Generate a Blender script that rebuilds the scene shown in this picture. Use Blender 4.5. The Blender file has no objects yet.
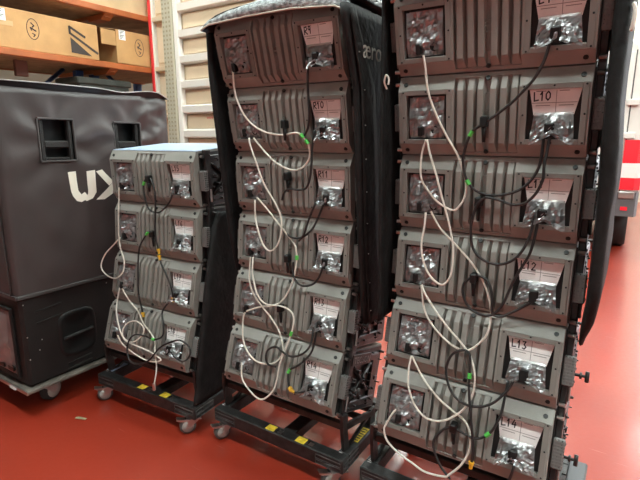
import bpy, math, random
from mathutils import Vector, Matrix, noise
R = math.radians
scene = bpy.context.scene
C = scene.collection

# ------------------------------------------------------------------ camera, world, light, exposure
cam_d = bpy.data.cameras.new('camera')
cam = bpy.data.objects.new('camera', cam_d); C.objects.link(cam)
cam.location = (0, 0, 1.65)
cam.rotation_euler = (R(90 - 12.027), 0, R(33.0))
cam_d.sensor_fit = 'HORIZONTAL'; cam_d.sensor_width = 36.0
cam_d.lens = 36.0 * 480.98 / 640.0
cam_d.clip_start = 0.05
scene.camera = cam
world = bpy.data.worlds.new('world'); scene.world = world; world.use_nodes = True
bg = world.node_tree.nodes['Background']
bg.inputs[0].default_value = (0.90, 0.94, 1.0, 1); bg.inputs[1].default_value = 5.5
scene.view_settings.view_transform = 'Standard'
scene.view_settings.look = 'None'
scene.view_settings.gamma = 1.0
scene.view_settings.use_curve_mapping = False
scene.view_settings.exposure = 0.04
LAMP_POWER = 58.0

# ------------------------------------------------------------------ materials
def new_mat(name):
    m = bpy.data.materials.new(name); m.use_nodes = True
    nt = m.node_tree; b = nt.nodes['Principled BSDF']
    return m, nt, b
def setp(b, **k):
    for n, v in k.items():
        n = n.replace('_', ' ')
        if n in b.inputs: b.inputs[n].default_value = v
def mat(name, col, rough=.5, metal=0., bump=0., bscale=60., var=0., vscale=6., col2=None, coat=0., spec=.5):
    m, nt, b = new_mat(name)
    setp(b, Base_Color=(*col, 1), Roughness=rough, Metallic=metal, Coat_Weight=coat, Specular_IOR_Level=spec)
    tc = None
    if bump or var:
        tc = nt.nodes.new('ShaderNodeTexCoord')
    if var:
        n = nt.nodes.new('ShaderNodeTexNoise'); n.inputs['Scale'].default_value = vscale; n.inputs['Detail'].default_value = 6
        nt.links.new(tc.outputs['Object'], n.inputs['Vector'])
        rp = nt.nodes.new('ShaderNodeValToRGB')
        c2 = col2 or tuple(min(1, c * (1 + var)) for c in col)
        c1 = tuple(c * (1 - var) for c in col) if col2 is None else col
        rp.color_ramp.elements[0].position = .35; rp.color_ramp.elements[1].position = .68
        rp.color_ramp.elements[0].color = (*c1, 1); rp.color_ramp.elements[1].color = (*c2, 1)
        nt.links.new(n.outputs['Fac'], rp.inputs['Fac']); nt.links.new(rp.outputs['Color'], b.inputs['Base Color'])
    if bump:
        n = nt.nodes.new('ShaderNodeTexNoise'); n.inputs['Scale'].default_value = bscale; n.inputs['Detail'].default_value = 4
        nt.links.new(tc.outputs['Object'], n.inputs['Vector'])
        bp = nt.nodes.new('ShaderNodeBump'); bp.inputs['Strength'].default_value = bump; bp.inputs['Distance'].default_value = .01
        nt.links.new(n.outputs['Fac'], bp.inputs['Height']); nt.links.new(bp.outputs['Normal'], b.inputs['Normal'])
    return m
def emis(name, col, s):
    m, nt, b = new_mat(name)
    setp(b, Base_Color=(*col, 1)); b.inputs['Emission Color'].default_value = (*col, 1); b.inputs['Emission Strength'].default_value = s
    return m

def floor_material():
    m, nt, b = new_mat('red_epoxy')
    tc = nt.nodes.new('ShaderNodeTexCoord')
    n1 = nt.nodes.new('ShaderNodeTexNoise'); n1.inputs['Scale'].default_value = 1.3; n1.inputs['Detail'].default_value = 8
    n2 = nt.nodes.new('ShaderNodeTexNoise'); n2.inputs['Scale'].default_value = 40; n2.inputs['Detail'].default_value = 5
    mp = nt.nodes.new('ShaderNodeMapping'); mp.inputs['Scale'].default_value = (3, 55, 1); mp.inputs['Rotation'].default_value = (0, 0, .9)
    n3 = nt.nodes.new('ShaderNodeTexNoise'); n3.inputs['Scale'].default_value = 1.2; n3.inputs['Detail'].default_value = 3
    for a in (n1, n2): nt.links.new(tc.outputs['Object'], a.inputs['Vector'])
    nt.links.new(tc.outputs['Object'], mp.inputs['Vector']); nt.links.new(mp.outputs['Vector'], n3.inputs['Vector'])
    r1 = nt.nodes.new('ShaderNodeValToRGB')
    r1.color_ramp.elements[0].position = .3; r1.color_ramp.elements[1].position = .7
    r1.color_ramp.elements[0].color = (.265, .022, .009, 1); r1.color_ramp.elements[1].color = (.315, .030, .012, 1)
    nt.links.new(n1.outputs['Fac'], r1.inputs['Fac'])
    # pale thin scuffs
    r3 = nt.nodes.new('ShaderNodeValToRGB'); r3.color_ramp.elements[0].position = .70; r3.color_ramp.elements[1].position = .74
    nt.links.new(n3.outputs['Fac'], r3.inputs['Fac'])
    mx = nt.nodes.new('ShaderNodeMixRGB'); mx.inputs['Color2'].default_value = (.45, .13, .10, 1)
    ml = nt.nodes.new('ShaderNodeMath'); ml.operation = 'MULTIPLY'; ml.inputs[1].default_value = .45
    nt.links.new(r3.outputs['Color'], ml.inputs[0]); nt.links.new(ml.outputs[0], mx.inputs['Fac'])
    nt.links.new(r1.outputs['Color'], mx.inputs['Color1']); nt.links.new(mx.outputs['Color'], b.inputs['Base Color'])
    rr = nt.nodes.new('ShaderNodeMapRange'); rr.inputs['To Min'].default_value = .34; rr.inputs['To Max'].default_value = .5
    nt.links.new(n2.outputs['Fac'], rr.inputs['Value']); nt.links.new(rr.outputs['Result'], b.inputs['Roughness'])
    bp = nt.nodes.new('ShaderNodeBump'); bp.inputs['Strength'].default_value = .10; bp.inputs['Distance'].default_value = .004
    nt.links.new(n2.outputs['Fac'], bp.inputs['Height']); nt.links.new(bp.outputs['Normal'], b.inputs['Normal'])
    nw = nt.nodes.new('ShaderNodeTexNoise'); nw.inputs['Scale'].default_value = 9; nw.inputs['Detail'].default_value = 4
    nt.links.new(tc.outputs['Object'], nw.inputs['Vector'])
    bc = nt.nodes.new('ShaderNodeBump'); bc.inputs['Strength'].default_value = .10; bc.inputs['Distance'].default_value = .01
    nt.links.new(nw.outputs['Fac'], bc.inputs['Height']); nt.links.new(bc.outputs['Normal'], b.inputs['Coat Normal'])
    setp(b, Specular_IOR_Level=.35, Coat_Weight=.75, Coat_Roughness=.17, Coat_IOR=1.5)
    return m

def plastic_material(name='clear_plastic_film', fac=.31):
    m, nt, b = new_mat(name)
    out = nt.nodes['Material Output']
    nt.nodes.remove(b)
    tr = nt.nodes.new('ShaderNodeBsdfTransparent'); tr.inputs['Color'].default_value = (.93, .94, .95, 1)
    gl = nt.nodes.new('ShaderNodeBsdfGlossy'); gl.inputs['Color'].default_value = (.9, .9, .92, 1); gl.inputs['Roughness'].default_value = .30
    df = nt.nodes.new('ShaderNodeBsdfDiffuse'); df.inputs['Color'].default_value = (.7, .7, .7, 1)
    m1 = nt.nodes.new('ShaderNodeMixShader'); m1.inputs[0].default_value = .30
    nt.links.new(gl.outputs[0], m1.inputs[1]); nt.links.new(df.outputs[0], m1.inputs[2])
    mx = nt.nodes.new('ShaderNodeMixShader'); mx.inputs[0].default_value = fac
    nt.links.new(tr.outputs[0], mx.inputs[1]); nt.links.new(m1.outputs[0], mx.inputs[2]); nt.links.new(mx.outputs[0], out.inputs[0])
    return m

def dotted_material():
    m, nt, b = new_mat('perforated_black')
    tc = nt.nodes.new('ShaderNodeTexCoord')
    v = nt.nodes.new('ShaderNodeTexVoronoi'); v.inputs['Scale'].default_value = 85; v.inputs['Randomness'].default_value = .1
    nt.links.new(tc.outputs['Object'], v.inputs['Vector'])
    r = nt.nodes.new('ShaderNodeValToRGB'); r.color_ramp.elements[0].position = .32; r.color_ramp.elements[1].position = .42
    r.color_ramp.elements[0].color = (.008, .008, .008, 1); r.color_ramp.elements[1].color = (.15, .147, .14, 1)
    nt.links.new(v.outputs['Distance'], r.inputs['Fac']); nt.links.new(r.outputs['Color'], b.inputs['Base Color'])
    bp = nt.nodes.new('ShaderNodeBump'); bp.inputs['Strength'].default_value = .8; bp.inputs['Distance'].default_value = .004
    nt.links.new(v.outputs['Distance'], bp.inputs['Height']); nt.links.new(bp.outputs['Normal'], b.inputs['Normal'])
    setp(b, Roughness=.5)
    return m

M = dict(
    floor=floor_material(), film=plastic_material(), film2=plastic_material('thin_plastic_film', .28), dotted=dotted_material(),
    grey=mat('warm_grey_paint', (.275, .265, .24), .48, bump=.12, bscale=220, var=.10, vscale=9),
    greylid=mat('warm_grey_frame', (.22, .21, .19), .5, bump=.1, bscale=220),
    slot=mat('grey_paint_groove', (.20, .182, .165), .55),
    black=mat('black_plastic', (.008, .008, .008), .45, spec=.35),
    blackm=mat('black_metal', (.045, .042, .041), .38, metal=.6, bump=.1, bscale=90, var=.35, vscale=14),
    cart=mat('worn_black_steel', (.024, .023, .023), .42, metal=.2, var=.5, vscale=25, bump=.15, bscale=120),
    silver=mat('zinc', (.55, .54, .52), .3, metal=1.),
    pinkzinc=mat('zinc_fork', (.50, .43, .40), .38, metal=.8),
    wheel=mat('grey_rubber_wheel', (.10, .097, .093), .6),
    wheelhub=mat('wheel_hub', (.42, .40, .37), .55),
    tyre=mat('dark_tyre', (.02, .02, .02), .7),
    dark=mat('window_backing', (.014, .013, .0125), .6),
    paper=mat('white_card', (.88, .87, .85), .7, var=.05, vscale=20),
    ink=mat('black_ink', (.02, .02, .025), .7),
    lightink=mat('grey_print', (.30, .28, .28), .7),
    panelgrey=mat('grey_control_plate', (.15, .145, .14), .5),
    pinkband=mat('red_strip', (.34, .15, .14), .5),
    wcable=mat('white_cable', (.78, .74, .66), .45),
    bcable=mat('black_cable', (.018, .017, .017), .45),
    green=mat('green_tape', (.10, .62, .10), .45), yellow=mat('yellow_plastic', (.78, .45, .03), .45),
    sticker=mat('yellow_sticker', (.72, .50, .04), .5, var=.25, vscale=60),
    cover=mat('dark_padded_cover', (.011, .0105, .0105), .7, bump=.5, bscale=35, var=.4, vscale=12, spec=.3),
    hem=mat('cover_hem', (.015, .0145, .014), .7, bump=.5, bscale=40, var=.4, vscale=20, spec=.3),
    felt=mat('grey_felt', (.42, .45, .46), .9, bump=1.0, bscale=160, var=.55, vscale=45),
    cream=mat('cream_binding', (.66, .62, .52), .7),
    uxcover=mat('brown_black_nylon', (.052, .040, .039), .38, bump=.28, bscale=7, var=.12, vscale=3),
    uxhem=mat('nylon_binding', (.05, .043, .042), .5, bump=.2, bscale=30),
    letter=mat('cream_print', (.80, .74, .64), .6), aero=mat('pale_print', (.55, .53, .47), .6),
    sub=mat('textured_black_paint', (.012, .010, .0095), .55, bump=.35, bscale=260, var=.2, vscale=8, spec=.35),
    subamp=mat('amplifier_plate', (.30, .27, .26), .4, metal=.5, var=.3, vscale=12),
    scuff=mat('scuffed_edge', (.085, .082, .08), .5, var=.5, vscale=40), wood=mat('dolly_wood', (.12, .10, .085), .6, var=.3, vscale=14), woodunder=mat('shelf_board', (.40, .25, .15), .7, var=.2, vscale=9),
    orange=mat('orange_beam', (.46, .125, .035), .45, var=.15, vscale=5), blue=mat('blue_steel', (.03, .07, .22), .45),
    carton=mat('cardboard', (.60, .34, .14), .75, var=.10, vscale=5, bump=.08, bscale=80),
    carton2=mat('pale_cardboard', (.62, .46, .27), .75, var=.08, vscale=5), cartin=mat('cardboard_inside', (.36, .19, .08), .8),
    tape=mat('black_print', (.06, .045, .04), .6),
    white=mat('white_panel', (.84, .79, .73), .35), creamp=mat('cream_panel', (.74, .58, .41), .45, var=.05, vscale=3),
    khaki=mat('khaki_perforated', (.50, .45, .34), .55), hole=mat('khaki_dimple', (.34, .30, .21), .6),
    red=mat('red_trim', (.70, .03, .03), .4), redtext=mat('red_text', (.65, .08, .08), .5),
    van=mat('white_van_paint', (.62, .59, .55), .22, coat=.6), vanred=mat('red_lens', (.72, .015, .03), .15, coat=.8),
    vanwhite=mat('clear_lens', (.85, .68, .66), .12), seam=mat('dark_seam', (.08, .07, .065), .6),
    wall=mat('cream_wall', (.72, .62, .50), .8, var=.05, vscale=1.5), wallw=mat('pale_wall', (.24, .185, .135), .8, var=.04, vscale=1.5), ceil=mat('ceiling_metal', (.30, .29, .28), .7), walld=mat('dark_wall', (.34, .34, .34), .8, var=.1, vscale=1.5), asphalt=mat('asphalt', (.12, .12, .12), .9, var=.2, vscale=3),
    paleblue=mat('pale_blue', (.42, .52, .70), .3),  # even pale blue for the short stack's top and one cart patch
    case=mat('dark_case', (.045, .05, .045), .55, var=.3, vscale=8), deb=mat('olive_scrap', (.30, .30, .18), .8),
    lamp=emis('lamp_panel', (.88, 1, .96), LAMP_POWER), greybox=mat('dark_grey_plastic', (.085, .085, .09), .5),
)

# ------------------------------------------------------------------ mesh helpers
class MB:
    def __init__(s): s.v = []; s.f = []; s.sm = []; s.mi = []; s.cur = 0
    def add(s, vs, fs, smooth=False):
        o = len(s.v); s.v += [tuple(p) for p in vs]; s.f += [tuple(i + o for i in f) for f in fs]
        s.sm += [smooth] * len(fs); s.mi += [s.cur] * len(fs); return s
    def box(s, x0, x1, y0, y1, z0, z1, c=0.):
        if c <= 0:
            vs = [(x, y, z) for z in (z0, z1) for y in (y0, y1) for x in (x0, x1)]
            return s.add(vs, [(0, 2, 3, 1), (4, 5, 7, 6), (0, 1, 5, 4), (2, 6, 7, 3), (0, 4, 6, 2), (1, 3, 7, 5)])
        # chamfered box
        vs = []; idx = {}
        for sx in (0, 1):
            for sy in (0, 1):
                for sz in (0, 1):
                    X = (x0, x1)[sx]; Y = (y0, y1)[sy]; Z = (z0, z1)[sz]
                    dx = c if sx == 0 else -c; dy = c if sy == 0 else -c; dz = c if sz == 0 else -c
                    for a, p in (('x', (X, Y + dy, Z + dz)), ('y', (X + dx, Y, Z + dz)), ('z', (X + dx, Y + dy, Z))):
                        idx[sx, sy, sz, a] = len(vs); vs.append(p)
        g = lambda *k: idx[k]; fs = []
        def q(l, flip): fs.append(tuple(l[::-1] if flip else l))
        for e in (0, 1):
            q([g(e, 0, 0, 'x'), g(e, 1, 0, 'x'), g(e, 1, 1, 'x'), g(e, 0, 1, 'x')], e == 0)
            q([g(0, e, 0, 'y'), g(0, e, 1, 'y'), g(1, e, 1, 'y'), g(1, e, 0, 'y')], e == 0)
            q([g(0, 0, e, 'z'), g(1, 0, e, 'z'), g(1, 1, e, 'z'), g(0, 1, e, 'z')], e == 0)
        for a in (0, 1):
            for b in (0, 1):
                q([g(a, b, 0, 'x'), g(a, b, 0, 'y'), g(a, b, 1, 'y'), g(a, b, 1, 'x')], (a + b) % 2 == 1)
                q([g(a, 0, b, 'x'), g(a, 1, b, 'x'), g(a, 1, b, 'z'), g(a, 0, b, 'z')], (a + b) % 2 == 1)
                q([g(0, a, b, 'y'), g(0, a, b, 'z'), g(1, a, b, 'z'), g(1, a, b, 'y')], (a + b) % 2 == 1)
                for d in (0, 1): q([g(a, b, d, 'x'), g(a, b, d, 'y'), g(a, b, d, 'z')], (a + b + d) % 2 == 0)
        return s.add(vs, fs)
    def prism(s, poly, axis, a, b):
        n = len(poly)
        def P(p, t):
            return {'x': (t, p[0], p[1]), 'y': (p[0], t, p[1]), 'z': (p[0], p[1], t)}[axis]
        vs = [P(p, a) for p in poly] + [P(p, b) for p in poly]
        fs = [tuple(range(n))[::-1], tuple(range(n, 2 * n))] + [(i, (i + 1) % n, n + (i + 1) % n, n + i) for i in range(n)]
        return s.add(vs, fs)
    def tube(s, pts, r, n=8, smooth=True, cap=True):
        pts = [Vector(p) for p in pts]; vs = []; fs = []
        up = None
        for i, p in enumerate(pts):
            d = (pts[min(i + 1, len(pts) - 1)] - pts[max(i - 1, 0)])
            if d.length < 1e-9: d = Vector((0, 0, 1))
            d.normalize()
            if up is None:
                up = d.orthogonal().normalized()
            else:
                up = up - d * up.dot(d)
                up = up.normalized() if up.length > 1e-6 else d.orthogonal().normalized()
            w = d.cross(up); rr = r[i] if isinstance(r, (list, tuple)) else r
            vs += [tuple(p + (up * math.cos(2 * math.pi * k / n) + w * math.sin(2 * math.pi * k / n)) * rr) for k in range(n)]
        for i in range(len(pts) - 1):
            for k in range(n):
                fs.append((i * n + k, i * n + (k + 1) % n, (i + 1) * n + (k + 1) % n, (i + 1) * n + k))
        if cap:
            fs.append(tuple(range(n))[::-1]); fs.append(tuple((len(pts) - 1) * n + k for k in range(n)))
        return s.add(vs, fs, smooth)
    def cyl(s, p0, p1, r, n=12): return s.tube([p0, p1], r, n, False)
    def lathe(s, prof, c, axis='x', n=20):
        # prof: list of (radius, offset along axis)
        vs = []; fs = []
        for r, o in prof:
            for k in range(n):
                a = 2 * math.pi * k / n; ca, sa = r * math.cos(a), r * math.sin(a)
                vs.append({'x': (c[0] + o, c[1] + ca, c[2] + sa), 'y': (c[0] + sa, c[1] + o, c[2] + ca), 'z': (c[0] + ca, c[1] + sa, c[2] + o)}[axis])
        for i in range(len(prof) - 1):
            for k in range(n): fs.append((i * n + k, i * n + (k + 1) % n, (i + 1) * n + (k + 1) % n, (i + 1) * n + k))
        return s.add(vs, fs, True)
    def grid(s, fn, nu, nv, skip=None, smooth=True):
        vs = [fn(i / nu, j / nv) for j in range(nv + 1) for i in range(nu + 1)]
        fs = [(j * (nu + 1) + i, j * (nu + 1) + i + 1, (j + 1) * (nu + 1) + i + 1, (j + 1) * (nu + 1) + i)
              for j in range(nv) for i in range(nu) if not (skip and skip((i + .5) / nu, (j + .5) / nv))]
        return s.add(vs, fs, smooth)
    def ribbon(s, pts, w, place):
        # flat stroke in 2D, place(x, y) -> 3D
        vs = []; fs = []
        for (x0, y0), (x1, y1) in zip(pts[:-1], pts[1:]):
            d = math.hypot(x1 - x0, y1 - y0) or 1; nx, ny = -(y1 - y0) / d * w, (x1 - x0) / d * w
            ex, ey = (x1 - x0) / d * w * .6, (y1 - y0) / d * w * .6
            o = len(vs)
            vs += [place(x0 + nx - ex, y0 + ny - ey), place(x0 - nx - ex, y0 - ny - ey), place(x1 - nx + ex, y1 - ny + ey), place(x1 + nx + ex, y1 + ny + ey)]
            fs.append((o, o + 1, o + 2, o + 3))
        return s.add(vs, fs)
    def mesh(s, name, mats):
        me = bpy.data.meshes.new(name); me.from_pydata(s.v, [], s.f)
        for m in (mats if isinstance(mats, (list, tuple)) else [mats]): me.materials.append(m)
        me.polygons.foreach_set('use_smooth', s.sm); me.polygons.foreach_set('material_index', s.mi)
        me.update(); return me
    def build(s, name, mats, parent=None, **kw): return link(name, s.mesh(name, mats), parent, **kw)

def link(name, me, parent=None, loc=None, rot=None, label=None, cat=None, group=None, kind=None):
    o = bpy.data.objects.new(name, me); C.objects.link(o)
    if parent: o.parent = parent
    if loc: o.location = loc
    if rot: o.rotation_euler = rot
    if label: o['label'] = label
    if cat: o['category'] = cat
    if group: o['group'] = group
    if kind: o['kind'] = kind
    return o
def thing(name, label, cat, loc=(0, 0, 0), rot=(0, 0, 0), group=None): return link(name, None, None, loc, rot, label, cat, group)
def fix_normals(me):
    import bmesh
    b = bmesh.new(); b.from_mesh(me); bmesh.ops.recalc_face_normals(b, faces=b.faces); b.to_mesh(me); b.free(); return me
def text_mesh(name, body, size, material, depth=.001):
    cu = bpy.data.curves.new(name, 'FONT'); cu.body = body; cu.size = size; cu.extrude = depth; cu.resolution_u = 4
    t = bpy.data.objects.new(name, cu); C.objects.link(t)
    me = bpy.data.meshes.new_from_object(t.evaluated_get(bpy.context.evaluated_depsgraph_get()))
    bpy.data.objects.remove(t); bpy.data.curves.remove(cu)
    me.name = name; me.materials.clear(); me.materials.append(material); return me
def spline(pts, per=5):
    P = [Vector(p) for p in pts]; out = []
    for i in range(len(P) - 1):
        a = P[max(i - 1, 0)]; b = P[i]; c = P[i + 1]; d = P[min(i + 2, len(P) - 1)]
        for k in range(per):
            t = k / per
            out.append(.5 * ((2 * b) + (c - a) * t + (2 * a - 5 * b + 4 * c - d) * t * t + (3 * b - a - 3 * c + d) * t ** 3))
    out.append(P[-1]); return out

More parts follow.
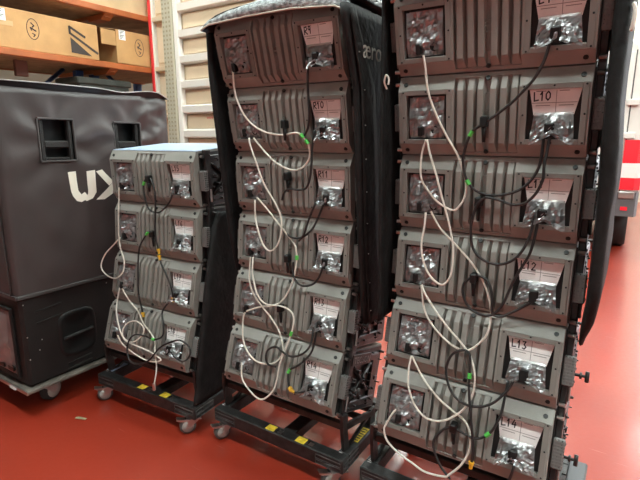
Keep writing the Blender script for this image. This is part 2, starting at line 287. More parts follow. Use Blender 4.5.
# ---- cable routes, tags and letters: tower-local metres
CABLES = {
('white',2): [
 [(0.111,0.064,1.593),(0.119,0.071,1.546),(0.125,0.077,1.492),(0.137,0.085,1.437),(0.165,0.095,1.369),(0.204,0.107,1.294),(0.228,0.112,1.256),(0.253,0.118,1.211),(0.275,0.121,1.154),(0.287,0.123,1.104),(0.280,0.125,1.056),(0.261,0.127,1.023),(0.242,0.127,1.007),(0.209,0.127,1.015),(0.167,0.126,1.040),(0.132,0.124,1.079),(0.105,0.122,1.118),(0.097,0.120,1.167),(0.100,0.121,1.227),(0.116,0.117,1.282)],
 [(0.123,0.110,1.282),(0.138,0.108,1.228),(0.168,0.105,1.150),(0.192,0.108,1.072),(0.215,0.112,1.001),(0.234,0.114,0.938),(0.251,0.112,0.866),(0.256,0.106,0.789),(0.249,0.101,0.735),(0.224,0.098,0.702),(0.192,0.099,0.709),(0.156,0.102,0.742),(0.128,0.107,0.801),(0.119,0.112,0.863),(0.124,0.123,0.933),(0.124,0.130,0.987)],
 [(0.144,0.137,0.992),(0.158,0.133,0.971),(0.192,0.131,0.924),(0.251,0.129,0.872),(0.300,0.125,0.829),(0.350,0.120,0.776),(0.391,0.115,0.710),(0.418,0.108,0.626),(0.416,0.092,0.543),(0.391,0.081,0.495),(0.346,0.072,0.453),(0.291,0.073,0.458),(0.231,0.080,0.491),(0.174,0.092,0.541),(0.145,0.103,0.590),(0.130,0.114,0.650),(0.123,0.121,0.678)],
 [(0.128,0.114,0.681),(0.146,0.102,0.652),(0.199,0.088,0.592),(0.262,0.074,0.532),(0.315,0.064,0.491),(0.358,0.055,0.450),(0.382,0.044,0.405),(0.394,0.033,0.357),(0.392,0.020,0.298),(0.371,0.004,0.243),(0.332,-0.008,0.197),(0.283,-0.017,0.164),(0.220,-0.019,0.159),(0.165,-0.008,0.196),(0.128,0.010,0.262),(0.117,0.034,0.326),(0.118,0.056,0.378)],
 [(0.118,0.062,0.375),(0.142,0.051,0.345),(0.194,0.033,0.289),(0.259,0.019,0.239),(0.326,0.010,0.207),(0.374,0.004,0.184),(0.401,-0.008,0.141),(0.405,-0.025,0.078),(0.381,-0.042,0.016),(0.341,-0.056,-0.034),(0.323,-0.060,-0.048),(0.245,-0.063,-0.057),(0.185,-0.059,-0.042),(0.123,-0.054,-0.025),(0.065,-0.045,0.006),(0.042,-0.034,0.047),(0.049,-0.026,0.076),(0.070,-0.008,0.125),(0.091,0.003,0.147)],
],
('black',2): [
 [(0.547,0.061,1.593),(0.539,0.063,1.553),(0.527,0.065,1.520),(0.507,0.070,1.484),(0.483,0.074,1.455),(0.440,0.081,1.411),(0.389,0.087,1.371),(0.338,0.092,1.337),(0.299,0.097,1.305),(0.273,0.109,1.227),(0.281,0.113,1.147),(0.325,0.115,1.091),(0.404,0.116,1.077),(0.491,0.115,1.109),(0.541,0.117,1.187),(0.548,0.110,1.304)],
 [(0.570,0.102,1.308),(0.565,0.100,1.246),(0.561,0.095,1.193),(0.561,0.097,1.147),(0.541,0.099,1.093),(0.505,0.101,1.056),(0.461,0.101,1.049),(0.421,0.101,1.061),(0.373,0.100,1.069),(0.348,0.101,1.052),(0.333,0.102,1.025),(0.319,0.106,0.949),(0.333,0.104,0.867),(0.379,0.101,0.825),(0.442,0.100,0.819),(0.499,0.103,0.857),(0.533,0.116,0.938),(0.540,0.125,1.016)],
 [(0.551,0.132,1.016),(0.550,0.128,0.957),(0.538,0.121,0.874),(0.512,0.115,0.809),(0.489,0.111,0.754),(0.455,0.102,0.649),(0.410,0.098,0.607),(0.343,0.099,0.618),(0.306,0.104,0.672),(0.309,0.108,0.724),(0.356,0.111,0.758),(0.398,0.109,0.739),(0.419,0.104,0.681),(0.424,0.099,0.622),(0.455,0.099,0.612),(0.501,0.107,0.639),(0.569,0.119,0.692)],
 [(0.538,0.057,0.397),(0.510,0.031,0.338),(0.457,0.007,0.280),(0.379,0.001,0.258),(0.314,0.009,0.288),(0.279,0.027,0.363),(0.295,0.043,0.434),(0.343,0.050,0.462),(0.367,0.043,0.435),(0.378,0.017,0.322),(0.400,-0.011,0.217),(0.421,-0.032,0.106),(0.421,-0.040,0.034)],
 [(0.512,0.059,0.376),(0.507,0.029,0.280),(0.500,0.010,0.236),(0.475,-0.006,0.176),(0.425,-0.017,0.137),(0.357,-0.014,0.146),(0.322,-0.014,0.147),(0.291,-0.020,0.125),(0.263,-0.036,0.067),(0.300,-0.051,-0.007),(0.347,-0.056,-0.050)],
 [(0.575,-0.020,0.103),(0.574,-0.040,0.077),(0.562,-0.044,0.018)],
],
('white',1): [
 [(0.078,0.051,1.600),(0.073,0.073,1.483),(0.127,0.086,1.379),(0.215,0.096,1.321),(0.325,0.099,1.302),(0.419,0.097,1.311),(0.458,0.102,1.283),(0.478,0.108,1.248),(0.473,0.114,1.194),(0.430,0.116,1.150),(0.365,0.116,1.140),(0.273,0.115,1.174),(0.197,0.114,1.235),(0.145,0.110,1.288)],
 [(0.122,0.103,1.288),(0.131,0.099,1.255),(0.166,0.099,1.172),(0.210,0.104,1.065),(0.273,0.108,0.977),(0.307,0.111,0.903),(0.310,0.104,0.824),(0.286,0.099,0.761),(0.245,0.096,0.731),(0.205,0.098,0.751),(0.170,0.103,0.809),(0.137,0.117,0.886),(0.128,0.126,0.978)],
 [(0.137,0.132,0.988),(0.157,0.128,0.979),(0.237,0.127,0.909),(0.316,0.121,0.839),(0.379,0.117,0.784),(0.397,0.113,0.742),(0.400,0.109,0.693),(0.387,0.103,0.616),(0.360,0.089,0.537),(0.320,0.079,0.480),(0.262,0.073,0.449),(0.204,0.070,0.436),(0.131,0.065,0.405),(0.094,0.061,0.384),(0.086,0.052,0.337),(0.098,0.033,0.261),(0.134,0.016,0.203),(0.200,0.004,0.165),(0.270,0.003,0.161),(0.332,0.009,0.183),(0.369,0.025,0.233),(0.359,0.039,0.279),(0.326,0.052,0.338),(0.269,0.062,0.392),(0.218,0.069,0.427),(0.147,0.079,0.482),(0.107,0.091,0.544),(0.096,0.107,0.620),(0.096,0.116,0.675)],
 [(0.119,0.110,0.680),(0.126,0.094,0.609),(0.153,0.075,0.547),(0.184,0.065,0.493),(0.239,0.059,0.460),(0.334,0.060,0.467),(0.394,0.058,0.456),(0.421,0.052,0.425),(0.418,0.041,0.363),(0.394,0.022,0.275),(0.373,-0.004,0.192),(0.371,-0.026,0.120),(0.359,-0.044,0.062),(0.312,-0.060,0.009),(0.262,-0.062,0.004),(0.193,-0.052,0.035),(0.145,-0.035,0.066),(0.119,-0.005,0.131)],
],
('black',1): [
 [(0.520,0.041,1.625),(0.504,0.063,1.503),(0.502,0.075,1.398),(0.483,0.092,1.332),(0.446,0.106,1.290)],
 [(0.519,0.093,1.323),(0.502,0.096,1.235),(0.503,0.091,1.177),(0.492,0.094,1.108),(0.468,0.096,1.061),(0.426,0.097,1.049),(0.369,0.097,1.050),(0.330,0.108,1.028),(0.307,0.121,0.991)],
 [(0.547,0.129,0.993),(0.513,0.125,0.915),(0.482,0.115,0.858),(0.424,0.111,0.816),(0.362,0.117,0.812),(0.312,0.126,0.836)],
 [(0.505,0.121,0.990),(0.472,0.113,0.913),(0.447,0.107,0.838),(0.410,0.116,0.798)],
 [(0.553,0.115,0.704),(0.541,0.104,0.651),(0.512,0.094,0.606),(0.459,0.090,0.585),(0.413,0.092,0.595),(0.382,0.102,0.636),(0.375,0.114,0.688)],
 [(0.527,0.061,0.399),(0.537,0.039,0.343),(0.526,0.021,0.301),(0.490,0.010,0.265),(0.437,0.004,0.245),(0.393,0.006,0.251),(0.339,0.011,0.268),(0.293,0.004,0.243),(0.286,-0.007,0.207),(0.300,-0.008,0.173),(0.344,0.002,0.165)],
 [(0.544,0.069,0.400),(0.544,0.045,0.313),(0.524,0.024,0.258),(0.479,0.010,0.210),(0.429,-0.003,0.169),(0.437,-0.020,0.115),(0.465,-0.028,0.087),(0.514,-0.022,0.089),(0.551,-0.008,0.109)],
],
('white',0): [
 [(0.066,0.138,0.995),(0.056,0.136,0.912),(0.053,0.124,0.802),(0.052,0.117,0.698),(0.064,0.111,0.630),(0.103,0.100,0.554),(0.102,0.086,0.488),(0.040,0.076,0.438),(-0.052,0.078,0.449),(-0.106,0.088,0.494),(-0.078,0.103,0.569),(-0.001,0.116,0.640),(0.052,0.125,0.688)],
 [(0.083,0.067,0.388),(0.081,0.040,0.300),(0.102,0.015,0.246),(0.137,-0.005,0.183),(0.196,-0.025,0.119),(0.282,-0.028,0.109),(0.349,-0.013,0.159),(0.354,0.001,0.202),(0.290,0.009,0.227),(0.223,0.004,0.210),(0.184,-0.012,0.162),(0.207,-0.028,0.110),(0.302,-0.032,0.097),(0.415,-0.035,0.089),(0.495,-0.039,0.075),(0.529,-0.044,0.058),(0.457,-0.051,0.038),(0.347,-0.049,0.044),(0.197,-0.031,0.076),(0.126,-0.010,0.111)],
 [(0.091,0.074,0.387),(0.171,0.057,0.326),(0.266,0.041,0.277),(0.322,0.024,0.222),(0.403,0.009,0.175),(0.442,-0.002,0.140),(0.462,-0.024,0.072),(0.490,-0.043,0.012),(0.493,-0.059,-0.049),(0.486,-0.069,-0.096)],
],
('black',0): [
 [(0.523,0.134,1.001),(0.493,0.129,0.934),(0.437,0.122,0.884),(0.389,0.121,0.869),(0.330,0.122,0.886),(0.304,0.123,0.945),(0.296,0.126,1.019),(0.325,0.131,1.074)],
 [(0.362,0.124,1.065),(0.397,0.114,1.003),(0.405,0.107,0.930),(0.401,0.104,0.855),(0.397,0.099,0.781),(0.404,0.094,0.712),(0.426,0.089,0.653),(0.441,0.083,0.590),(0.511,0.066,0.504),(0.539,0.063,0.443),(0.542,0.064,0.390)],
 [(0.296,0.125,0.737),(0.243,0.112,0.661),(0.235,0.096,0.572),(0.249,0.073,0.463),(0.263,0.057,0.385),(0.288,0.048,0.310),(0.307,0.042,0.263)],
 [(0.526,0.064,0.387),(0.480,0.037,0.317),(0.511,0.009,0.253),(0.519,-0.009,0.194),(0.467,-0.020,0.162),(0.389,-0.019,0.164),(0.308,-0.020,0.159),(0.263,-0.032,0.124),(0.257,-0.052,0.060),(0.302,-0.069,0.007),(0.382,-0.068,0.011),(0.450,-0.056,0.048),(0.507,-0.032,0.121),(0.570,-0.019,0.163),(0.650,-0.009,0.194),(0.725,-0.015,0.176),(0.742,-0.028,0.134),(0.702,-0.041,0.093),(0.620,-0.029,0.100),(0.554,-0.007,0.134)],
],
}
TAGS = {
'green':[(2,(0.301,0.091,1.305)),(2,(0.288,0.108,1.124)),(2,(0.368,0.040,0.377)),(2,(0.467,-0.015,0.165)),(1,(0.441,0.086,1.294)),(1,(0.474,0.090,1.270)),(1,(0.400,0.097,0.716)),(1,(0.390,0.040,0.349)),(1,(0.414,-0.008,0.173)),(0,(0.307,0.114,1.026)),(0,(0.319,0.106,0.743)),(0,(0.457,-0.011,0.157))],
'yellow':[(2,(0.424,-0.051,0.034)),(1,(0.427,-0.053,0.026)),(1,(0.445,-0.060,0.003)),(0,(0.416,0.099,0.654)),(0,(0.464,0.097,0.624)),(0,(0.555,0.051,0.384)),(0,(0.590,0.044,0.351)),(0,(0.328,0.024,0.267))],
}
CONNS=[(2,(0.344,0.102,1.348)),(2,(0.337,0.129,1.048)),(2,(0.340,0.122,0.745)),(2,(0.334,-0.002,0.149)),(1,(0.352,0.095,1.351)),(1,(0.345,0.122,1.109)),(1,(0.344,0.114,0.704)),(0,(0.341,0.130,1.061)),(0,(0.348,0.124,0.742)),(1,(0.323,0.077,0.450))]
UX=[ [(1.626, 1.445), (1.674, 1.448), (1.678, 1.33), (1.693, 1.305), (1.715, 1.318), (1.727, 1.299), (1.714, 1.27), (1.688, 1.258), (1.66, 1.267), (1.64, 1.299), (1.632, 1.328)] , [(1.736, 1.445), (1.794, 1.45), (1.791, 1.311), (1.763, 1.274), (1.72, 1.261), (1.707, 1.269), (1.734, 1.307), (1.737, 1.329)] , [(1.8, 1.441), (1.846, 1.45), (1.905, 1.386), (1.921, 1.367), (1.886, 1.343)] , [(1.921, 1.367), (1.906, 1.291), (1.843, 1.259), (1.786, 1.263), (1.864, 1.322)] ]

# ------------------------------------------------------------------ the hall
MB().box(-6.3, 7.2, -5.2, 15.2, -.1, 0).build('floor', M['floor'], kind='structure')
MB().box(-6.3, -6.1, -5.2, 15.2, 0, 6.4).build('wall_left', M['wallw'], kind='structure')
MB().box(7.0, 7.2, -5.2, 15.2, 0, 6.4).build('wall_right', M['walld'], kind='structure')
wb = MB(); wb.box(-6.1, .8, 15.0, 15.2, 0, 6.4); wb.box(5.6, 7.0, 15.0, 15.2, 0, 6.4); wb.box(.8, 5.6, 15.0, 15.2, 4.9, 6.4)
wb.build('wall_back', M['wall'], kind='structure')
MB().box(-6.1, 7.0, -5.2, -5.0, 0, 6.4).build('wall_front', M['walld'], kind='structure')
# open loading doorway in the back wall, daylight outside
dr = link('door_1', None, kind='structure')
for a in ((.72, .8, 0, 4.98), (5.6, 5.68, 0, 4.98)): MB().box(a[0], a[1], 14.95, 15.0, a[2], a[3], .01).build('door_jamb', M['silver'], dr)
MB().box(.8, 5.6, 14.95, 15.0, 4.9, 4.98, .01).build('door_head', M['silver'], dr)
MB().box(-14, 20, 15.2, 40, -.12, -.02).build('ground', M['asphalt'], kind='structure')
MB().box(-6.3, 7.2, -5.2, 15.2, 6.4, 6.6).build('ceiling', M['ceil'], kind='structure')

# hanging strip lamps: one build, then copies
lamp_body = MB(); lamp_body.box(-.86, .86, -.24, .24, .0, .10, .02)
lamp_me = fix_normals(lamp_body.mesh('lamp_housing', M['white']))
diff_me = MB().box(-.82, .82, -.20, .20, -.02, .0).mesh('diffuser', M['lamp'])
rod_me = MB(); rod_me.cyl((-.6, 0, .1), (-.6, 0, .5), .01, 8); rod_me = rod_me.mesh('hanger', M['silver'])
LAMPS = [(x, y) for y in (.15, 2.5, 6.6, 10.4, 13.6) for x in (-4.4, -1.4, 1.6, 4.6)] + [(1.6, 4.6), (4.6, 4.6)]  # last two added out of view to brighten the floor on the right
for lx, ly in LAMPS:
    t = thing('strip_lamp', 'long white strip lamp hanging under the hall ceiling', 'lamp', (lx, ly, 5.9), group='strip lamps under the ceiling')
    link('housing', lamp_me, t); link('diffuser', diff_me, t)
    link('hanger', rod_me, t); link('hanger', rod_me, t, loc=(1.2, 0, 0))

# ------------------------------------------------------------------ white ribbed truck body behind the stacks
tb = thing('truck_body', 'white ribbed truck body with cream panels and red corner edge', 'truck body', (-4.5, 3.6, 0))
TW_ = 1.55; TH = 3.35
MB().box(0.0, TW_, .05, 2.4, .25, TH, .02).build('box_body', M['creamp'], tb)
MB().box(-.02, .022, .0, .08, .25, TH, .008).build('corner_edge', M['red'], tb)
MB().box(.024, .05, .01, .05, .25, TH).build('stile', M['white'], tb)
st = MB().box(.240, .385, -.035, .05, .25, TH, .006).build('perforated_strip', M['khaki'], tb)
dm = MB()
for i in range(70):
    for j in range(3):
        z = .30 + i * .043; x = .266 + j * .0465
        dm.box(x - .011, x + .011, -.039, -.034, z, z + .020, .002)
dm.build('dimples', M['hole'], st, kind='stuff')
MB().box(.388, .455, -.02, .05, .25, TH, .01).build('stile', M['white'], tb)
MB().box(TW_ - .07, TW_, -.02, .05, .25, TH, .01).build('stile', M['white'], tb)
# raised ribs with chamfered undersides, recessed cream panels between them
zs = [1.677 + k * .2475 for k in range(-5, 7)]
rib = MB()
rib.prism([(.05, -.035), (-.015, -.018), (-.02, .045), (.05, .065)], 'x', .455, TW_ - .07); rib = fix_normals(rib.mesh('rib', M['white']))
rib2 = MB(); rib2.prism([(.05, -.02), (.0, -.012), (-.004, .028), (.05, .04)], 'x', .05, .24); rib2 = fix_normals(rib2.mesh('rib', M['creamp']))
pan = MB(); pan.box(.485, TW_ - .10, .030, .051, .068, .205, .006); pan = fix_normals(pan.mesh('panel', M['creamp']))
pan2 = MB(); pan2.box(.075, .225, .030, .051, .06, .41, .006); pan2 = fix_normals(pan2.mesh('panel', M['creamp']))
for k, z in enumerate(zs):
    link('rib', rib, tb, loc=(0, 0, z)); link('panel', pan, tb, loc=(0, 0, z))
    if k % 2 == 0:
        link('rib', rib2, tb, loc=(0, 0, z - .06)); link('panel', pan2, tb, loc=(0, 0, z - .05))
link('lettering', text_mesh('lettering', 'www.h', .045, M['redtext'], .0006), tb, loc=(.76, .028, 1.835), rot=(R(90), 0, 0))

# ------------------------------------------------------------------ pallet rack with cartons
RX = -4.53
rk = thing('pallet_rack', 'orange and blue pallet rack with brown shelf boards', 'rack', (0, 0, 0))
for zt in (1.82, 2.39, 2.91):
    MB().box(RX - .05, RX, .4, 4.3, zt - .058, zt, .006).build('beam', M['orange'], rk)
    MB().box(RX - 1.05, RX - 1.0, .4, 4.3, zt - .058, zt, .006).build('beam', M['orange'], rk)
    for k in range(8):
        MB().box(RX - 1.0, RX - .05, .40 + k * .4875, .40 + k * .4875 + .481, zt - .050, zt - .02).build('shelf_board', M['woodunder'], rk)
    MB().box(RX - 1.0, RX - .05, 3.14, 3.20, zt - .085, zt - .05).build('cross_bar', M['orange'], rk)
    br = MB(); br.prism([(RX - .32, zt - .06), (RX - .02, zt - .06), (RX - .10, zt - .11), (RX - .30, zt - .11)], 'y', 3.12, 3.22)
    if zt > 2: br.build('bracket', M['orange'], rk)
for yy in (.5, 4.2):
    for xx in (RX - 1.13, RX - .08): MB().box(xx, xx + .08, yy, yy + .08, 0, 3.4, .006).build('upright', M['blue'], rk)
for yy in (3.02, 3.20): MB().box(-5.05, -4.98, yy, yy + .085, 1.80, 2.335, .006).build('upright', M['blue'], rk)
for sgn in (-1, 1):
    b = MB(); b.tube([(-5.02, 3.15 + sgn * .24, 2.335), (-5.02, 3.15 + sgn * .62, 2.02), (-5.02, 3.15 + sgn * .80, 1.84)], .020, 6); b.build('brace', M['blue'], rk)
MB().box(-4.84, -4.80, 2.34, 2.45, 2.20, 2.34, .004).build('end_plate', mat('rust_plate', (.16, .05, .03), .5), rk)
cs = thing('flight_case', 'dark case on the rack shelf below the cartons', 'case', (-4.95, 2.80, 1.822))
MB().box(0, .36, 0, .56, 0, .38, .01).build('body', M['case'], cs)
MB().box(-.02, .38, -.02, .58, .34, .405, .01).build('rim', M['case'], cs)

def strokes(mb, text, h, place, w):
    F = {'L': [[(0, 1), (.05, 0), (.55, .08)]], 'R': [[(0, 0), (.05, 1), (.45, .95), (.5, .6), (.1, .48), (.55, 0)]],
         '0': [[(.25, 1), (0, .7), (.02, .25), (.25, 0), (.5, .3), (.48, .75), (.25, 1)]], '1': [[(.05, .7), (.25, 1), (.25, 0)]],
         '2': [[(0, .75), (.2, 1), (.48, .8), (.3, .4), (0, 0), (.52, .05)]], '3': [[(0, .95), (.4, 1), (.2, .58), (.48, .3), (.25, 0), (0, .1)]],
         '4': [[(.3, 1), (0, .35), (.55, .38)], [(.42, .7), (.4, 0)]], '5': [[(.45, 1), (.08, 1), (.05, .58), (.4, .55), (.45, .2), (.2, 0), (0, .08)]],
         '6': [[(.4, 1), (.08, .6), (.05, .2), (.25, 0), (.48, .2), (.35, .48), (.08, .35)]], '7': [[(0, .95), (.5, 1), (.2, 0)], [(.1, .5), (.45, .52)]],
         '8': [[(.25, .52), (.03, .75), (.25, 1), (.46, .78), (.25, .52), (0, .22), (.25, 0), (.5, .25), (.25, .52)]],
         '9': [[(.45, .7), (.25, .5), (.05, .7), (.2, 1), (.45, .95), (.4, 0)]]}
    x = 0
    for ch in text:
        for st_ in F[ch]: mb.ribbon([(x + a * h * .9, b * h) for a, b in st_], w, place)
        x += h * .66
def carton_face_marks(par, X, arrows, cy, cz, ly, lz):
    P = lambda y, z: (X, y, z)
    m = MB()
    n = 22
    ring = [(cy + .052 * math.cos(2 * math.pi * k / n), cz + .085 * math.sin(2 * math.pi * k / n)) for k in range(n + 1)]
    m.ribbon(ring, .003, P)
    m.ribbon([(cy - .012, cz + .05), (cy + .012, cz + .03), (cy - .005, cz + .015)], .005, P)
    m.ribbon([(cy - .02, cz + .01), (cy + .025, cz - .012)], .006, P); m.ribbon([(cy - .022, cz + .012), (cy - .012, cz - .012)], .004, P)
    m.ribbon([(cy - .008, cz - .035), (cy + .016, cz - .045), (cy + .0, cz - .062)], .004, P)
    m.build('printed_emblem', M['tape'], par)
    lb = MB(); lb.box(X - .001, X + .001, ly, ly + .075, lz, lz + .095); lb = lb.build('shipping_label', M['paper'], par)
    t = MB()
    for k in range(6): t.ribbon([(ly + .012, lz + .015 + k * .014), (ly + .03 + .03 * ((k * 7) % 3) / 2, lz + .015 + k * .014)], .0025, lambda y, z: (X + .0018, y, z))
    t.build('print', M['ink'], lb)
    if arrows:
        t = MB()
        t.ribbon([(2.88, 2.585), (2.735, 2.655), (2.735, 2.60), (3.0, 2.455)], .011, P)
        t.build('printed_arrow', M['tape'], par)
        t = MB(); t.add([P(2.735, 2.565), P(2.735, 2.43), P(2.94, 2.42)], [(0, 1, 2)]); t.build('printed_wedge', M['tape'], par)
cb = thing('carton', 'long closed cardboard carton with round emblem and dark arrow print', 'box', (0, 0, 0))
MB().box(RX - .55, RX - .02, 1.55, 3.02, 2.392, 2.715, .006).build('body', M['carton'], cb)
MB().box(RX - .022, RX - .018, 2.10, 2.24, 2.57, 2.61).build('tape_patch', mat('pale_tape', (.66, .42, .20), .5), cb)
carton_face_marks(cb, RX - .0165, True, 2.40, 2.575, 2.11, 2.605)
cb2 = thing('carton', 'open cardboard carton with raised flap, beside the truck body', 'box', (0, 0, 0))
bx = MB(); x0, x1, y0, y1, z0, z1 = RX - .52, RX - .02, 3.22, 3.80, 2.392, 2.72
for a in ((x0, x0 + .008, y0, y1), (x1 - .008, x1, y0, y1), (x0 + .008, x1 - .008, y0, y0 + .008), (x0 + .008, x1 - .008, y1 - .008, y1)):
    bx.box(a[0], a[1], a[2], a[3], z0, z1)
bx.box(x0, x1, y0, y1, z0, z0 + .008); bx.build('body', M['carton'], cb2)
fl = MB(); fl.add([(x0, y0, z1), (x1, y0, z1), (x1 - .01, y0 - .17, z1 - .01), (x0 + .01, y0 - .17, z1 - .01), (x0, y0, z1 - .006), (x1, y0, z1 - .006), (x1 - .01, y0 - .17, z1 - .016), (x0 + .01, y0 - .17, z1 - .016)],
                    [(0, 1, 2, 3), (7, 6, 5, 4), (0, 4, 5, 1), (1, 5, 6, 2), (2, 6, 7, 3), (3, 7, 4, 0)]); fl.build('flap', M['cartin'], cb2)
fl = MB(); fl.box(x1 - .006, x1, y0 - .165, y0 - .004, z1 - .16, z1 - .02); fl.build('flap', M['carton'], cb2)
carton_face_marks(cb2, x1 + .0015, False, 3.49, 2.575, 3.255, 2.625)
cb3 = thing('carton', 'long pale cardboard carton on the top shelf', 'box', (0, 0, 0))
MB().box(RX - .6, RX - .06, 2.1, 3.9, 2.912, 3.12, .006).build('body', M['carton2'], cb3)
MB().box(RX - .061, RX - .058, 2.78, 2.83, 2.915, 3.118).build('packing_tape', mat('brown_tape', (.5, .34, .17), .4), cb3)

# ------------------------------------------------------------------ van far behind
vn = thing('van', 'white delivery van seen from behind with tall red tail light', 'van', (-.95, 7.6, 0))
def van_sec(y, inset=0.):
    w = 1.02 - inset; p = []
    for (x, z) in ((-w, .62), (-w - .0, 1.2), (-w + .03, 2.0), (-w + .10, 2.62), (-w + .17, 2.80), (-w + .30, 2.90), (0, 2.95), (w - .30, 2.90), (w - .17, 2.80), (w - .10, 2.62), (w - .03, 2.0), (w, 1.2), (w, .62)):
        p.append((x, y, z))
    return p
v = MB(); secs = [van_sec(.0, .05), van_sec(.06, .0), van_sec(3.9, 0), van_sec(4.4, .04)]
front = [(x * .97, 5.3, min(z, 1.25)) for x, y, z in van_sec(0)]
secs.append(front); n = len(secs[0]); vs = sum(secs, []); fs = []
for i in range(len(secs) - 1):
    for k in range(n): fs.append((i * n + k, i * n + (k + 1) % n, (i + 1) * n + (k + 1) % n, (i + 1) * n + k))
fs.append(tuple(range(n))); fs.append(tuple((len(secs) - 1) * n + k for k in range(n))[::-1])
v.add(vs, fs, False); link('body', fix_normals(v.mesh('body', M['van'])), vn)
for sx in (-1, 1):
    a, b = sorted((sx * .02, sx * .80))
    d = MB(); d.box(a, b, -.018, .01, .62, 2.72, .012); d = d.build('rear_door', M['van'], vn)
    a, b = sorted((sx * .12, sx * .70)); MB().box(a, b, -.026, -.015, 1.72, 2.45, .004).build('rear_window', M['black'], d)
    a, b = sorted((sx * .765, sx * .90))
    for z in (.85, 1.68, 2.10):
        h = MB(); h.box(a, b, -.05, -.0, z - .045, z + .035, .008); h.build('hinge', M['van'], vn)
    a, b = sorted((sx * .80, sx * .815)); MB().box(a, b, -.004, .012, .62, 2.74).build('door_gap', M['seam'], vn)
    for z0, z1, mm in ((.97, 1.13, 'vanred'), (1.13, 1.32, 'vanwhite'), (1.32, 1.62, 'vanred')):
        m = MB(); xa = sx * .80; xb = sx * 1.0
        m.prism([(sx * .80, -.045), (sx * .96, -.05), (sx * 1.03, .02), (sx * 1.03, .10), (sx * .80, .02)], 'z', z0, z1)
        link('tail_light', fix_normals(m.mesh('tail_light', M[mm])), vn)
    for y in (1.15, 4.35):
        w = MB(); w.lathe([(.20, -.11), (.31, -.11), (.34, -.07), (.34, .07), (.31, .11), (.20, .11)], (sx * .83, y, .34), 'x', 28)
        w = w.build('tyre', M['tyre'], vn)
        h = MB(); h.lathe([(.0, -.06 * sx), (.10, -.08), (.205, -.09), (.205, .09), (.10, .08), (0, .06 * sx)], (sx * .83, y, .34), 'x', 20); h.build('hub', M['silver'], w)
m = MB(); m.prism([(-1.03, .05), (-1.0, -.07), (1.0, -.07), (1.03, .05), (1.03, .5), (-1.03, .5)], 'z', .62, .94)
bmp = link('bumper', fix_normals(m.mesh('bumper', M['greybox'])), vn)
for sx in (-1, 1): MB().box(sx * .88 - .04, sx * .88 + .04, -.076, -.068, .70, .75).build('reflector', M['vanred'], bmp)
MB().box(.80, .98, -.09, -.06, .86, .95, .008).build('bumper_step', M['silver'], bmp)
MB().box(-.93, .93, 1.6, 5.0, .36, .63).build('underbody', M['black'], vn)

# ------------------------------------------------------------------ castors
CAST = {}
def castor_meshes():
    f = MB(); f.box(-.045, .045, -.04, .04, .094, .102)
    for sx in (-1, 1): f.prism([(-.035, .094), (.025, .094), (.045, .045), (.036, .034), (.024, .04), (-.02, .075)], 'x', sx * .024 - .002, sx * .024 + .002)
    f.cyl((-.028, .034, .046), (.028, .034, .046), .008, 8)
    w = MB(); w.lathe([(.012, -.018), (.030, -.018), (.034, -.016), (.046, -.012), (.046, .012), (.034, .016), (.030, .018), (.012, .018)], (0, .034, .046), 'x', 24)
    h = MB(); h.lathe([(.004, -.021), (.014, -.021), (.034, -.0185), (.034, .0185), (.014, .021), (.004, .021)], (0, .034, .046), 'x', 18)
    b = MB(); b.prism([(.02, .072), (.075, .082), (.095, .092), (.092, .098), (.07, .092), (.02, .085)], 'x', -.018, .018)
    return f.mesh('castor', M['pinkzinc']), w.mesh('wheel', M['wheel']), h.mesh('hub', M['wheelhub']), b.mesh('brake_pedal', M['silver'])
CM = castor_meshes()
def castor(par, x, y, ang, brake=True, z=0, dark=False):
    c = link('castor', CM[0], par, loc=(x, y, z), rot=(0, 0, ang))
    link('wheel', CM[1], c); link('hub', CM[2], c)
    if brake: link('brake_pedal', CM[3], c)
    return c

# ------------------------------------------------------------------ subwoofers on a dolly at the left
SX, SY = -2.88, 1.26     # near right-hand corner
SL, SW = 1.13, .78
dl = thing('dolly', 'wooden wheeled dolly board carrying the subwoofer stack', 'dolly', (0, 0, 0))
MB().box(SX - SW - .02, SX + .035, SY - .035, SY + SL + .03, .162, .182, .004).build('deck', M['wood'], dl)
MB().box(SX - SW - .02, SX + .038, SY - .038, SY - .033, .163, .181).build('edge_strip', M['silver'], dl)
MB().box(SX - .17, SX - .10, SY - .041, SY - .0375, .158, .174).build('label_strip', M['paper'], dl)
for cx in (SX - SW + .08, SX - .10):
    for cy in (SY + .12, SY + SL - .12):
        c = link('castor', CM[0], dl, loc=(cx, cy, 0), rot=(0, 0, R(20))); c.scale = (1.58, 1.58, 1.58)
        link('wheel', bpy.data.meshes.get('dwheel') or (lambda m: (m.materials.clear(), m.materials.append(M['tyre']), setattr(m, 'name', 'dwheel'), m)[-1])(CM[1].copy()), c); link('hub', CM[2], c)
sb = thing('subwoofer', 'black subwoofer cabinet on the dolly below the covered ones', 'subwoofer', (0, 0, 0))
SZ0, SZ1 = .184, .748
bd = MB(); bd.box(SX - SW, SX, SY, SY + SL, SZ0, SZ1, .018); bd.build('body', M['sub'], sb)
